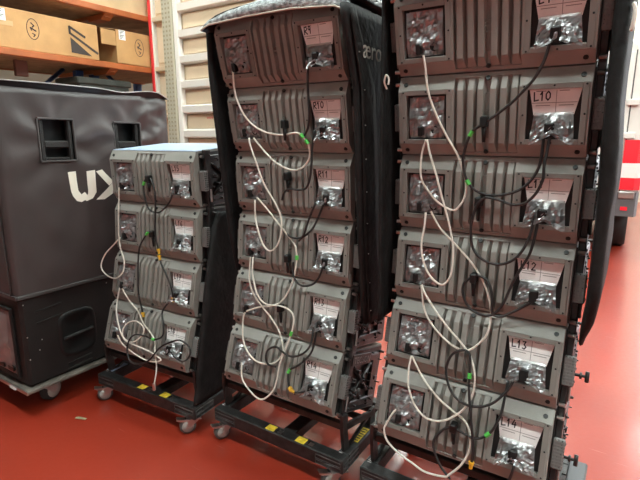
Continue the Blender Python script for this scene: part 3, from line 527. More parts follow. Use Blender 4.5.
# side carrying handle: dished pocket with bar
hd = MB()
cy, cz = SY + .325, .435
n = 28
def rr(a, w, h, e=4.0):
    c, s = math.cos(a), math.sin(a); return (w * math.copysign(abs(c) ** (2 / e), c), h * math.copysign(abs(s) ** (2 / e), s))
ring = lambda w, h, x: [(x, cy + rr(2 * math.pi * k / n, w, h)[0], cz + rr(2 * math.pi * k / n, w, h)[1]) for k in range(n)]
rings = [ring(.125, .150, SX + .0005), ring(.120, .145, SX + .007), ring(.098, .122, SX + .007), ring(.092, .115, SX + .0015), ring(.02, .03, SX + .001)]
vs = sum(rings, []); fs = [(i * n + k, i * n + (k + 1) % n, (i + 1) * n + (k + 1) % n, (i + 1) * n + k) for i in range(4) for k in range(n)]
hd.add(vs, fs + [tuple(4 * n + k for k in range(n))], True); hd = hd.build('side_handle', M['black'], sb)
gb = MB(); gb.tube([(SX + .004, cy - .095, cz - .02), (SX + .014, cy - .06, cz - .012), (SX + .014, cy + .06, cz - .005), (SX + .004, cy + .095, cz - .0)], .013, 8); gb.build('grip_bar', M['sub'], hd)
for y0, z0 in ((SY + .08, .64), (SY + .08, .57), (SY + .24, .245), (SY + .24, .21)):
    g = MB(); g.tube([(SX + .001, y0, z0), (SX + .001, y0 + .16, z0 + .012)], .0045, 6); g.build('skid_rib', M['sub'], sb)
bl = MB()
for (y, z) in ((SY + .02, .70), (SY + .02, .50), (SY + .02, .36), (SY + .08, .40), (SY + .55, .70), (SY + .55, .26), (SY + .10, .46)):
    bl.lathe([(0, .003), (.003, .003), (.004, 0)], (SX, y, z), 'x', 8)
bl.build('screws', M['silver'], sb, kind='stuff')
# amplifier plate on the rear side
am = MB(); am.box(SX - .66, SX - .10, SY - .012, SY + .002, .245, .655, .004); am = am.build('amplifier_plate', M['subamp'], sb)
fr = MB()
for a in ((SX - .675, SX - .655, .23, .67), (SX - .105, SX - .085, .23, .67)): fr.box(a[0], a[1], SY - .018, SY, a[2], a[3], .003)
for a in ((.23, .25), (.65, .67)): fr.box(SX - .655, SX - .105, SY - .018, SY, a[0], a[1], .003)
fr.build('plate_frame', M['sub'], sb)
for k in range(5): MB().box(SX - .62 + k * .11, SX - .56 + k * .11, SY - .03, SY - .012, .27, .30, .004).build('socket', M['black'], am)
fm = MB(); random.seed(3)
fm.grid(lambda a, b: (SX - .64 + a * .52, SY - .022 - .03 * math.sin(math.pi * b) * (.4 + noise.noise((a * 9, b * 9, 2))), .26 + b * .37), 16, 12); fm.build('plastic_film', M['film'], am)

# fabric cover over the upper subwoofers
CZ0, CZ1 = .742, 1.925
cv = thing('fabric_cover', 'dark brown fabric cover with UX lettering over stacked subwoofers', 'cover', (0, 0, 0))
wins = [(1.475, 1.685, 1.515, 1.755), (1.955, 2.155, 1.515, 1.745)]
def wr(y, z):
    d = .016 * noise.noise((y * 2.6, z * 2.0, .4)) + .007 * noise.noise((y * 7 + z * 3, z * 5 - y * 4, 3))
    # creases running out from the handle openings
    for (a0, a1, b0, b1) in wins:
        dx, dz_ = y - (a0 + a1) / 2, z - (b0 + b1) / 2; r_ = math.hypot(dx, dz_)
        d += .006 * math.exp(-((r_ - .2) / .12) ** 2) * math.sin(7 * math.atan2(dz_, dx) + 1)
    t = max(0, min(1, (y - 1.9) / .35)) * max(0, min(1, (z - 1.45) / .2))
    d += t * (.016 * noise.noise((y * 6 + z * 5, z * 9 - y * 7, 1)) + .008 * noise.noise((y * 16, z * 18, 5)))
    e = min(1, min(y - SY, SY + SL - y) / .05); return d * max(0, e)
def side(a, b):
    y = SY - .012 + a * (SL + .03); z = CZ0 + b * (CZ1 - CZ0)
    rx = 0
    for e in (y - (SY - .012), SY + SL + .018 - y):
        if e < .03: rx -= .03 - math.sqrt(max(0, .0009 - (.03 - e) ** 2))
    et = CZ1 - z
    if et < .03: rx -= .012 * (1 - et / .03)
    return (SX + .012 + wr(y, z) + rx, y, z)
def skip(a, b):
    y = SY - .012 + a * (SL + .03); z = CZ0 + b * (CZ1 - CZ0)
    return any(w[0] < y < w[1] and w[2] < z < w[3] for w in wins)
sd = MB(); sd.grid(side, 110, 110, skip)
sd.grid(lambda a, b: (SX - SW + a * (SW + .012 - .03) - .0, SY - .012 - .006 * noise.noise((a * 4, b * 5, 9)) * (1 - a), CZ0 + b * (CZ1 - CZ0)), 30, 40)
sd.grid(lambda a, b: (SX - .018 - a * (SW - .018), SY + SL + .018, CZ0 + b * (CZ1 - CZ0)), 10, 10)
sd.grid(lambda a, b: (SX - SW, SY + SL + .018 - a * (SL + .03), CZ0 + b * (CZ1 - CZ0)), 10, 10)
sd.grid(lambda a, b: (SX - SW + a * SW, SY - .012 + b * (SL + .03), CZ1 + .006), 6, 6)
sd.build('fabric', M['uxcover'], cv)
# seam near the corner and bottom hem
sm = MB(); sm.tube([(SX - .045, SY - .017, CZ0 + .002 + k * .06) for k in range(20)], .004, 6); sm.build('corner_seam', M['uxhem'], cv)
hm = MB(); hm.box(SX - SW - .004, SX + .010, SY - .020, SY - .012, CZ0 - .004, CZ0 + .018); hm.box(SX + .008, SX + .020, SY - .016, SY + SL + .02, CZ0 - .004, CZ0 + .018, .003); hm.build('hem', M['uxhem'], cv)
# raised top flap, wavy, black inside with pale piping
def lipz(y):
    return CZ1 + .022 + .012 * math.exp(-((y - 2.25) / .10) ** 2) - .010 * math.exp(-((y - 2.02) / .09) ** 2) - .035 * max(0, (y - (SY + SL - .06)) / .08) + .003 * math.sin(y * 5)
lp = MB(); lp.grid(lambda a, b: (SX + .008 + .018 * b - .004 * math.sin(20 * a), SY - .012 + a * (SL + .028), (CZ1 - .004) * (1 - b) + lipz(SY - .012 + a * (SL + .028)) * b), 50, 4)
lp.grid(lambda a, b: (SX + .026 - .004 * math.sin(20 * a) - b * .6, SY - .012 + a * (SL + .028), lipz(SY - .012 + a * (SL + .028)) + .002 + .010 * b), 50, 4)
lp.grid(lambda a, b: (SX - SW + a * (SW + .02), SY - .016 - .016 * b, CZ1 - .004 + b * .026), 20, 3)
lp.build('top_flap', M['black'], cv)
pp = MB(); pp.tube([(SX + .027 - .004 * math.sin(20 * k / 40), SY - .012 + k / 40 * (SL + .028), lipz(SY - .012 + k / 40 * (SL + .028)) + .002) for k in range(41)], .0035, 5); pp.build('piping', mat('grey_piping', (.40, .38, .37), .4), cv)
for (y0, y1, z0, z1) in wins:
    w = MB(); w.box(SX - .075, SX - .07, y0 - .03, y1 + .03, z0 - .03, z1 + .03)
    w.box(SX - .07, SX - .014, y0 - .03, y0 - .002, z0 - .03, z1 + .03); w.box(SX - .07, SX - .014, y1 + .002, y1 + .03, z0 - .03, z1 + .03)
    w.box(SX - .07, SX - .014, y0 - .002, y1 + .002, z0 - .03, z0 - .002); w.box(SX - .07, SX - .014, y0 - .002, y1 + .002, z1 + .002, z1 + .03)
    w = w.build('handle_pocket', M['black'], cv)
    h = MB()
    h.box(SX - .03, SX + .008, y0 + .008, y0 + .036, z0 + .004, z1 - .004, .006); h.box(SX - .03, SX + .008, y1 - .034, y1 - .008, z0 + .004, z1 - .004, .006)
    zc = (z0 + z1) / 2 - .025
    h.box(SX - .03, SX + .006, y0 + .03, y1 - .03, zc - .022, zc + .022, .008)
    h.box(SX - .03, SX + .002, y0 + .03, y1 - .03, z0 + .004, z0 + .02, .004); h.build('handle', M['sub'], w)
    ed = MB()
    for a in ((y0 - .006, y0 + .004, z0, z1), (y1 - .004, y1 + .006, z0, z1), (y0, y1, z0 - .006, z0 + .004), (y0, y1, z1 - .004, z1 + .008)):
        ed.box(SX + .006, SX + .020, a[0], a[1], a[2], a[3], .002)
    ed.build('opening_binding', M['uxhem'], cv)
for poly in UX:
    m = MB()
    top = max(p[1] for p in poly)
    # subdivided flat print that hugs the cloth
    cyy = sum(p[0] for p in poly) / len(poly); czz = sum(p[1] for p in poly) / len(poly)
    n = len(poly); off = lambda p: (SX + .0145 + wr(*p), p[0], p[1])
    dense = []
    for i in range(n):
        a, b = poly[i], poly[(i + 1) % n]
        for k in range(6): dense.append((a[0] + (b[0] - a[0]) * k / 6, a[1] + (b[1] - a[1]) * k / 6))
    m.add([off(p) for p in dense], [tuple(range(len(dense)))])
    link('lettering', m.mesh('lettering', M['letter']), cv)

# ------------------------------------------------------------------ loudspeaker cabinets
W, H = .682, .31
FZ0, FZ1 = .049, .256          # flat of the rear face
FY, BY, GY = -.031, -.003, -.004          # proud level, card level, groove level
PROUD = [(.02, .002), (-.003, .003), (FY + .003, FZ0 - .004), (FY, FZ0 + .002), (FY, FZ1 - .002), (FY + .003, FZ1 + .004), (-.003, H - .003), (.02, H - .002)]
D = .43
CY = -.0165
def cabinet_meshes():
    d = {}
    b = MB(); dz = D * math.tan(R(2.6))
    b.prism([(GY, .003), (GY, H - .003), (D, H - .004 + dz), (D, .004 - dz)], 'x', .002, W - .002)
    b.prism([(.015, H - .003), (-.002, H - .003), (-.011, H - .017), (.015, H - .030)], 'x', .2235, .4575)
    b.prism([(.015, .003), (-.002, .003), (-.011, .016), (.015, .030)], 'x', .2235, .4575)
    d['body'] = fix_normals(b.mesh('body', M['grey']))
    f = MB()
    wv = [(.013, 0.), (.0095, 1.)]
    for x0, x1 in ((-.0165, .0165),):
        # trapezoid ribs: lower ring at groove level, upper ring at proud level
        base = [(GY, .014), (GY, FZ0 - .002), (GY, FZ1 + .002), (GY, H - .014)]
        top = [(-.006, .016), (FY, FZ0 + .006), (FY, FZ1 - .006), (-.007, H - .016)]
        vs = []
        for (y, z) in base: vs += [(x0, y, z), (x1, y, z)]
        for (y, z) in top: vs += [(x0 * .60, y, z), (x1 * .60, y, z)]
        fs = []
        for i in range(3):
            fs += [(8 + 2 * i, 8 + 2 * i + 1, 8 + 2 * i + 3, 8 + 2 * i + 2), (2 * i, 8 + 2 * i, 8 + 2 * i + 2, 2 * i + 2), (2 * i + 1, 2 * i + 3, 8 + 2 * i + 3, 8 + 2 * i + 1)]
        fs += [(0, 1, 9, 8), (6, 14, 15, 7)]
        f.add(vs, fs)
    d['rib'] = fix_normals(f.mesh('heat_sink_rib', M['grey']))
    for key, (a0, a1, o0, o1) in dict(left=(0, .224, .030, .200), right=(.457, W, .481, .659)).items():
        oz0, oz1 = .066, .243
        m = MB()
        m.prism(PROUD, 'x', a0, o0); m.prism(PROUD, 'x', o1, a1)
        m.prism([(.02, .002), (-.003, .003), (FY + .003, FZ0 - .004), (FY, FZ0 + .002), (FY, oz0), (.02, oz0)], 'x', o0, o1)
        m.prism([(.02, oz1), (FY, oz1), (FY, FZ1 - .002), (FY + .003, FZ1 + .004), (-.003, H - .003), (.02, H - .002)], 'x', o0, o1)
        d['surround_' + key] = fix_normals(m.mesh('window_surround', M['grey']))
        m = MB(); e = .016; y0, y1 = FY - .0045, FY + .001
        for a in ((o0 - e, o0 + .004, oz0 - e, oz1 + e), (o1 - .004, o1 + e, oz0 - e, oz1 + e)): m.box(a[0], a[1], y0, y1, a[2], a[3], .0015)
        for a in ((oz0 - e, oz0 + .004), (oz1 - .004, oz1 + e)): m.box(o0 + .004, o1 - .004, y0, y1, a[0], a[1], .0015)
        d['frame_' + key] = m.mesh('window_frame', M['greylid'])
        m = MB()
        for x in (o0 - e / 2, (o0 + o1) / 2, o1 + e / 2):
            for z in (oz0 - e / 2, (oz0 + oz1) / 2, oz1 + e / 2):
                if abs(x - (o0 + o1) / 2) < .01 and abs(z - (oz0 + oz1) / 2) < .01: continue
                m.lathe([(.0, -.0022), (.0028, -.0022), (.0036, .0)], (x, y0, z), 'y', 7)
        d['screws_' + key] = m.mesh('frame_screws', M['black'])
        m = MB(); m.box(o0 - .002, o1 + .002, BY - .002, .012, oz0 - .002, oz1 + .002); d['back_' + key] = m.mesh('recess_plate', M['dark'])
    # bolts on the bevels
    m = MB()
    for (x, z, up) in ((.028, H - .030, 1), (.345, H - .022, 1), (W - .028, H - .030, 1), (.028, .024, 0), (.345, .020, 0), (W - .028, .024, 0)):
        if up: t = (H - .003 - z) / (H - .003 - FZ1 - .004)
        else: t = (z - .003) / (FZ0 - .007)
        y = -.003 + t * (FY + .003)
        nrm = Vector((0, -.82, .57 if up else -.57)); p = Vector((x, y, z))
        m.cyl(p - nrm * .004, p + nrm * .0022, .0085, 10)
    d['bolts'] = m.mesh('bevel_bolts', M['black'])
    # emblem in the centre groove
    m = MB(); n = 18
    def ringp(r, y): return [(.345 + r * math.cos(2 * math.pi * k / n), y, .152 + r * 1.05 * math.sin(2 * math.pi * k / n)) for k in range(n)]
    vs = ringp(.020, -.024) + ringp(.0155, -.024) + ringp(.020, GY) + ringp(.0155, GY)
    fs = [(k, (k + 1) % n, n + (k + 1) % n, n + k) for k in range(n)] + [(2 * n + k, 2 * n + (k + 1) % n, (k + 1) % n, k) for k in range(n)] + [(n + k, n + (k + 1) % n, 3 * n + (k + 1) % n, 3 * n + k) for k in range(n)]
    m.add(vs, fs); m.box(.330, .360, -.0245, GY, .149, .155); m.box(.345 - .009, .345 + .009, -.012, GY, .070, .236)
    d['emblem'] = fix_normals(m.mesh('round_emblem', M['greylid']))
    # black side rigging
    for key, s in (('L', -1), ('R', 1)):
        X = 0 if s < 0 else W
        bx_ = lambda m, a, b, *r: m.box(*sorted((X + s * a, X + s * b)), *r)
        m = MB(); dz2 = D * math.tan(R(2.4))
        m.prism([(.012, .012), (.012, H - .012), (D - .01, H - .012 + dz2), (D - .01, .012 - dz2)], 'x', *sorted((X - s * .002, X + s * .006)))
        d['plate' + key] = fix_normals(m.mesh('side_plate', M['blackm']))
        m = MB(); bx_(m, .004, .030, .030, .075, -.006, H + .006, .004)
        for zz in (.03, H - .06): bx_(m, .004, .024, .075, .36, zz, zz + .035, .004)
        bx_(m, .004, .022, .30, .36, .02, H - .02, .004)
        m.tube([(X + s * .016, .09, .06), (X + s * .018, .28, .24)], .010, 6); m.tube([(X + s * .016, .09, .24), (X + s * .018, .28, .10)], .008, 6)
        d['rig' + key] = m.mesh('rigging_frame', M['blackm'])
        m = MB(); bx_(m, .006, .046 if s > 0 else .034, -.004, .028, .095, .205, .004); d['pad' + key] = m.mesh('perforated_grip', M['dotted'])
        m = MB()
        for zz in (.018, H - .03):
            m.cyl((X + s * .008, .018, zz), (X + s * .030, .012, zz), .0075, 8)
        m.cyl((X + s * .034, .052, .03), (X + s * .034, .052, .10), .005, 8)
        d['pins' + key] = m.mesh('lock_pins', M['silver'])
        m = MB(); random.seed(11)
        for k in range(34):
            y = random.uniform(.05, D - .03); z = random.uniform(.02, H - .02); r = random.uniform(.003, .007)
            m.lathe([(0, s * .034), (r, s * .033), (r * 1.2, s * .005)], (X, y, z), 'x', 6)
        for k in range(7):
            y = random.uniform(.08, D - .08); z = random.uniform(.04, H - .05)
            bx_(m, .006, .028, y, y + random.uniform(.015, .05), z, z + random.uniform(.008, .02), .002)
        d['studs' + key] = m.mesh('studs', M['blackm'])
        m = MB(); m.tube([(X + s * .006, .05, .135), (X + s * .085, .05, .135)], .006, 7); m.tube([(X + s * .085, .05, .115), (X + s * .085, .05, .155)], .0075, 7)
        m.tube([(X + s * .06, .05, .135), (X + s * .068, .05, .135)], .013, 8); d['tpin' + key] = m.mesh('release_pin', M['blackm'])
    # left control plate details
    m = MB(); m.box(.052, .182, BY - .008, BY - .003, .078, .232, .0015); d['ctrl'] = m.mesh('control_plate', M['panelgrey'])
    m = MB(); m.box(.054, .180, BY - .0095, BY - .0078, .214, .230); d['band'] = m.mesh('colour_band', M['pinkband'])
    m = MB()
    for i in range(3):
        for j in range(3): m.lathe([(0, -.003), (.0045, -.003), (.005, 0)], (.075 + i * .012, BY - .008, .165 + j * .015), 'y', 7)
        for j in range(2): m.lathe([(0, -.003), (.0045, -.003), (.005, 0)], (.150 + i * .012, BY - .008, .165 + j * .015), 'y', 7)
    m.box(.095, .135, BY - .010, BY - .008, .222, .228)
    d['dots'] = m.mesh('indicator_dots', M['ink'])
    m = MB(); m.box(.085, .105, -.052, -.020, .082, .122, .004); d['plugL'] = m.mesh('connector', M['black'])
    m = MB(); m.box(.549, .581, -.060, -.018, .078, .130, .005)
    d['plugR'] = m.mesh('connector', M['black'])
    m = MB(); m.lathe([(.0, -.016), (.010, -.016), (.012, -.024), (.016, -.024), (.018, -.01), (.018, 0)], (0, BY - .003, 0), 'y', 14); d['socket'] = m.mesh('socket', M['black'])
    # card with a printed cross
    m = MB(); m.prism([(.489, .238), (.653, .238), (.634, .152), (.506, .152)], 'y', CY - .001, CY + .003); d['card'] = m.mesh('label_card', M['paper'])
    m = MB(); P = lambda x, z: (x, CY - .0017, z)
    m.ribbon([(.576, .157), (.576, .234)], .0010, P); m.ribbon([(.500, .193), (.641, .193)], .0010, P)
    for x in (.512, .585):
        m.ribbon([(x, .232), (x + .03, .232)], .0012, P); m.ribbon([(x, .184), (x + .045, .184)], .0012, P)
    d['print'] = m.mesh('printed_grid', M['lightink'])
    # crumpled plastic films
    d['filmL'] = []; d['filmR'] = []
    for sd_ in range(4):
        m = MB()
        def fL(a, b, s=sd_):
            c = noise.noise((a * 5 + s * 7, b * 5, .3)) + .7 * noise.noise((a * 11, b * 11 + s * 5, 2))
            return (.046 + a * .140, -.024 - .014 * math.sin(math.pi * min(1, b * 1.1)) ** .7 * (1 - .5 * b) - .020 * c * math.sin(math.pi * a) ** .5, .074 + b * .155)
        m.grid(fL, 16, 16, None, False); d['filmL'].append(m.mesh('plastic_film', M['film2']))
        m = MB()
        def fR(a, b, s=sd_):
            c = noise.noise((a * 5 + s * 3, b * 4, 5.3)) + .7 * noise.noise((a * 12, b * 9 + s * 5, 1))
            x = .505 + a * .132; z = .072 + b * .088
            x = .571 + (x - .571) * (1.10 - .16 * b) 
            z += -.020 * (1 - b) * abs(2 * a - 1) * (.6 if s % 2 else 1.1) + .016 * (1 - b) * (1 - abs(2 * a - 1))
            return (x, -.0215 - .045 * (1 - b) ** .8 * math.sin(math.pi * (.15 + .7 * a)) - .020 * c * (1.05 - b), z)
        m.grid(fR, 18, 12, None, False); d['filmR'].append(m.mesh('plastic_pouch', M['film']))
    d['filmC'] = None
    return d
CMESH = cabinet_meshes()
RIBX = [.2465, .2855, .325, .365, .4045, .4345]
RIBX = [.2475, .2865, .3225, .3675, .4035, .4405]
def cabinet(loc, rot, mark, label, group, seed, pins=False):
    t = thing('line_array_speaker', label, 'loudspeaker', loc, rot, group); d = CMESH
    link('body', d['body'], t)
    for x in RIBX: link('heat_sink_rib', d['rib'], t, loc=(x - 0., 0, 0))
    link('round_emblem', d['emblem'], t); link('bevel_bolts', d['bolts'], t, kind='stuff')
    for key in ('left', 'right'):
        s = link('window_surround', d['surround_' + key], t)
        f = link('window_frame', d['frame_' + key], t); link('frame_screws', d['screws_' + key], f, kind='stuff')
        link('recess_plate', d['back_' + key], t)
    c = link('control_plate', d['ctrl'], t); link('colour_band', d['band'], c); link('indicator_dots', d['dots'], c, kind='stuff'); link('connector', d['plugL'], c)
    card = link('label_card', d['card'], t); link('printed_grid', d['print'], card)
    m = MB(); rs = random.Random(seed); tilt = rs.uniform(-.06, .10)
    strokes(m, mark, .029, lambda x, z: (.505 + x, CY - .0022, .200 + z + x * tilt), .0022); m.build('handwriting', M['ink'], card)
    link('connector', d['plugR'], t)
    for x in (.525, .612): link('socket', d['socket'], t, loc=(x, 0, .102))
    link('socket', d['socket'], t, loc=(.15, 0, .105))
    link('plastic_film', d['filmL'][seed % 4], t, label='clear crumpled plastic film'); link('plastic_pouch', d['filmR'][(seed // 2 + seed) % 4], t, label='clear plastic rain pouch')
    for k in 'LR':
        link('side_plate', d['plate' + k], t)
        r = link('rigging_frame', d['rig' + k], t); link('lock_pins', d['pins' + k], r, kind='stuff'); link('studs', d['studs' + k], r, kind='stuff')
        link('perforated_grip', d['pad' + k], t)
    if pins: link('release_pin', d['tpinR'], t)
    return t

TOWERS = [
    dict(o=(-2.655, 1.633), rz=R(3.29), tilt=[17.605, 11.613, 4.241, -2.17], marks=['L18', 'L17', 'L16', 'L15'], name='four-cabinet stack beside the UX cover', pos=['bottom', 'second from bottom', 'second from top', 'top']),
    dict(o=(-1.741, 1.746), rz=R(-.218), tilt=[17.10, 10.645, 4.782, -2.735, -9.449, -14.416], marks=['R14', 'R13', 'R12', 'R11', 'R10', 'R9'], name='R'),
    dict(o=(-.829, 1.757), rz=R(-.06), tilt=[15.52, 12.997, 4.814, -2.583, -8.529, -13.719], marks=['L14', 'L13', 'L12', 'L11', 'L10', 'L9'], name='L')]
BZ = .36
def tower_matrix(T): return Matrix.Translation((T['o'][0], T['o'][1], BZ)) @ Matrix.Rotation(T['rz'], 4, 'Z')
for ti, T in enumerate(TOWERS):
    y, z = 0., 0.; Mx = tower_matrix(T)
    for k, a in enumerate(T['tilt']):
        p = Mx @ Vector((0, y, z))
        if ti == 0: lb = 'grey ribbed loudspeaker, %s of the four-cabinet stack beside the UX cover' % T['pos'][k]
        else: lb = 'grey ribbed loudspeaker with %s handwritten on its white card' % T['marks'][k]
        cab_ = cabinet(p, (R(-a), 0, T['rz']), T['marks'][k], lb, ('loudspeakers of the short stack', 'loudspeakers of the R marked stack', 'loudspeakers of the L marked stack')[ti], ti * 7 + k * 3 + 1, ti > 0 and k < 2)
        if ti == 1 and k == 0:
            pl = MB().box(W + .026, W + .034, .045, .245, .245, .300, .002).build('name_plate', M['blackm'], cab_)
            link('lettering', text_mesh('lettering', 'TECSON', .045, M['lightink'], .0005), pl, loc=(W + .0346, .06, .256), rot=(R(90), 0, R(90)))
        if ti == 0 and k == 3:
            dz = D * math.tan(R(2.6)); m = MB(); m.prism([(.0, H - .002), (D - .02, H - .003 + dz), (D - .02, H + dz), (.0, H + .001)], 'x', .004, W - .004)  # thin pale blue layer over the cabinet's top face
            link('blue_top', fix_normals(m.mesh('blue_top', M['paleblue'])), cab_, label='pale blue top')
        y += H * math.sin(R(a)); z += H * math.cos(R(a))
    T['top'] = (y, z)

# ------------------------------------------------------------------ wheeled carts under the stacks
def cart(T, label, brakes):
    t = thing('speaker_cart', label, 'cart', (T['o'][0], T['o'][1], 0), (0, 0, T['rz']), 'carts under the loudspeaker stacks')
    x0, x1, y0, y1, z0, z1 = -.075, .757, -.035, .56, .104, .178
    MB().box(x0, x1, y0, y0 + .062, z0, z1, .005).build('front_beam', M['cart'], t)
    MB().box(x0, x1, y1 - .06, y1, z0, z1, .005).build('rear_beam', M['cart'], t)
    for a in (x0, x1 - .062): MB().box(a, a + .062, y0 + .062, y1 - .06, z0 + .003, z1 - .001, .005).build('side_rail', M['cart'], t)
    MB().box(.355, .435, y0 + .062, y1 - .06, z0 + .01, z1 - .012, .004).build('middle_rail', M['cart'], t)
    # raised pocket outlines on beam ends
    for a in (x0 + .012, x1 - .152):
        for zz in (.122, .150):
            m = MB(); m.tube([(a, y0 - .001, zz - .010), (a + .14, y0 - .001, zz - .010), (a + .14, y0 - .001, zz + .010), (a, y0 - .001, zz + .010), (a, y0 - .001, zz - .010)], .0022, 5); m.build('pressed_outline', M['scuff'], t)
    for b in (y0 + .012, y1 - .152):
        for zz in (.122, .150):
            m = MB(); m.tube([(x1 + .001, b, zz - .010), (x1 + .001, b + .14, zz - .010), (x1 + .001, b + .14, zz + .010), (x1 + .001, b, zz + .010), (x1 + .001, b, zz - .010)], .0022, 5); m.build('pressed_outline', M['scuff'], t)
    for a in (.285, .475):
        MB().box(a, a + .055, y0 + .006, y0 + .05, z1, z1 + .0008).build('warning_sticker', M['sticker'], t)
        MB().box(a + .075, a + .10, y0 + .015, y0 + .04, z1, z1 + .0008).build('silver_sticker', M['silver'], t)
    s = MB().box(x1 - .05, x1 - .012, .13, .26, z1 - .001, z1 + .0008).build('warning_sticker', M['sticker'], t)
    m = MB()
    for k in range(6): m.box(x1 - .044, x1 - .018, .14 + k * .02, .147 + k * .02, z1 + .0008, z1 + .0013)
    m.build('print', M['ink'], s)
    m = MB()
    for k in range(7): m.box(x1 - .05 + (k % 3) * .003, x1 - .032, .015 + k * .012, .021 + k * .012, z1 - .0005, z1 + .0012)
    m.build('lettering', M['lightink'], t)
    m = MB()
    for k in range(7): m.box(x0 + .014, x0 + .034 - (k % 3) * .003, .015 + k * .012, .021 + k * .012, z1 - .0005, z1 + .0012)
    m.build('lettering', M['lightink'], t)
    # uprights that carry the bottom cabinet
    for X in (-.044, W + .036):
        m = MB(); a, b = X - .004, X + .012
        m.prism([(.028, z1), (.075, z1), (.052, .30), (.060, .365), (.012, .375), (.012, .30)], 'x', a, b)
        m.prism([(.05, .285), (.06, .315), (.34, .245), (.34, .215)], 'x', a, b); m.prism([(.06, z1), (.09, z1), (.30, .235), (.28, .25)], 'x', a, b)
        m.prism([(.29, z1), (.35, z1), (.35, .26), (.30, .26)], 'x', a, b)
        link('upright_arm', fix_normals(m.mesh('upright_arm', M['blackm'])), t)
    MB().box(-.034, W + .034, .03, .062, .285, .322, .004).build('support_bar', M['blackm'], t)
    MB().box(-.034, W + .034, .30, .335, z1 - .002, .200, .004).build('support_bar', M['blackm'], t)
    for (x, y, a, br) in ((x0 + .055, .01, R(146 + brakes * 4), True), (x1 - .055, .01, R(140), True), (x0 + .05, y1 - .05, R(190), False), (x1 - .055, y1 - .05, R(170), False)):
        castor(t, x, y, a, br)
    return t
ct1 = cart(TOWERS[0], 'black wheeled steel cart under the four-cabinet loudspeaker stack', 0)
MB().box(-.072, -.016, .03, .15, .177, .179).build('blue_patch', M['paleblue'], ct1)  # thin pale blue patch on top of the left side rail
cart(TOWERS[1], 'black wheeled steel cart under the R marked loudspeaker stack', 3)
ct3 = cart(TOWERS[2], 'black wheeled steel cart under the L marked loudspeaker stack', 1)
bxo = MB(); bxo.box(.74, .80, .10, .26, .18, .36, .008)
gb = thing('junction_box', 'grey plastic box on the cart beside the L14 loudspeaker', 'box', (TOWERS[2]['o'][0], TOWERS[2]['o'][1], 0), (0, 0, TOWERS[2]['rz']))
link('body', bxo.mesh('body', M['greybox']), gb)
MB().box(.738, .804, .095, .265, .33, .365, .006).build('lid', M['greybox'], gb)
MB().box(.765, .79, .088, .10, .30, .32, .003).build('latch', M['black'], gb)

# ------------------------------------------------------------------ covers hanging round the stacks
def loft(levels, thick=.006):
    # levels: list of polylines (tower-local points); returns a thin shell between consecutive polylines
    m = MB(); n = len(levels[0]); vs = sum([list(l) for l in levels], [])
    fs = [(i * n + k, i * n + k + 1, (i + 1) * n + k + 1, (i + 1) * n + k) for i in range(len(levels) - 1) for k in range(n - 1)]
    m.add(vs, fs, True); return m
def shell(m, name, material, parent, thick):
    o = m.build(name, material, parent)
    md = o.modifiers.new('thickness', 'SOLIDIFY'); md.thickness = thick; md.offset = 0
    return o
def ip(tab, z):
    tab = sorted(tab)
    if z <= tab[0][0]: return tab[0][1]
    for (a, b), (c, d) in zip(tab[:-1], tab[1:]):
        if z <= c: return b + (d - b) * (z - a) / (c - a)
    return tab[-1][1]
def side_flap(t, rear, u_in, u_out, z0, z1, depth, name='side_panel', seed=0):
    lv = []
    for k in range(37):
        z = z0 + (z1 - z0) * k / 36; y = ip(rear, z); ui = ip(u_in, z); uo = ip(u_out, z)
        w = lambda f: .006 * noise.noise((f * 3, z * 5, seed))
        pts = [(ui, y + .03, z), (ui + (uo - ui) * .15, y + .008, z), ((ui + uo) / 2, y + w(1) * .5, z), (ui + (uo - ui) * .88, y + .006, z), (uo, y + .03, z)]
        for j in range(1, 6): pts.append((uo + w(j) + .0, y + .03 + (depth - y - .03) * j / 5, z))
        lv.append(pts)
    return shell(loft(lv), name, M['cover'], t, .007)

T = TOWERS[1]
c2 = thing('stack_cover', 'dark padded cover with pale lettering folded open round the R marked stack', 'cover', (T['o'][0], T['o'][1], BZ), (0, 0, T['rz']))
side_flap(c2, [(.45, .20), (.536, .176), (.746, .125), (1.253, .059), (1.589, .02), (1.80, .015)], [(.4, -.042), (1.8, -.030)], [(.4, -.062), (1.8, -.058)], .42, 1.80, .50, seed=1)
rear_r = [(.43, .16), (.47, .145), (.85, .095), (1.48, .04), (1.75, -.055)]
side_flap(c2, rear_r, [(.4, .740), (1.5, .738), (1.78, .730)], [(.4, .770), (1.78, .762)], .43, 1.79, .52, seed=2)
lv = []
for k in range(30):
    z = .44 + 1.33 * k / 29; y = ip(rear_r, z); wdt = ip([(.44, .14), (.82, .135), (1.48, .122), (1.77, .033)], z)
    lv.append([(.776 + .004 * noise.noise((j, z * 6, 4)), y + .012 + wdt * j / 4, z) for j in range(5)])
shell(loft(lv), 'folded_edge', M['hem'], c2, .006)
tm = text_mesh('lettering', 'æro', .105, M['aero'], .0008)
link('lettering', tm, c2, loc=(.782, .045, 1.603), rot=(R(90), 0, R(90)))
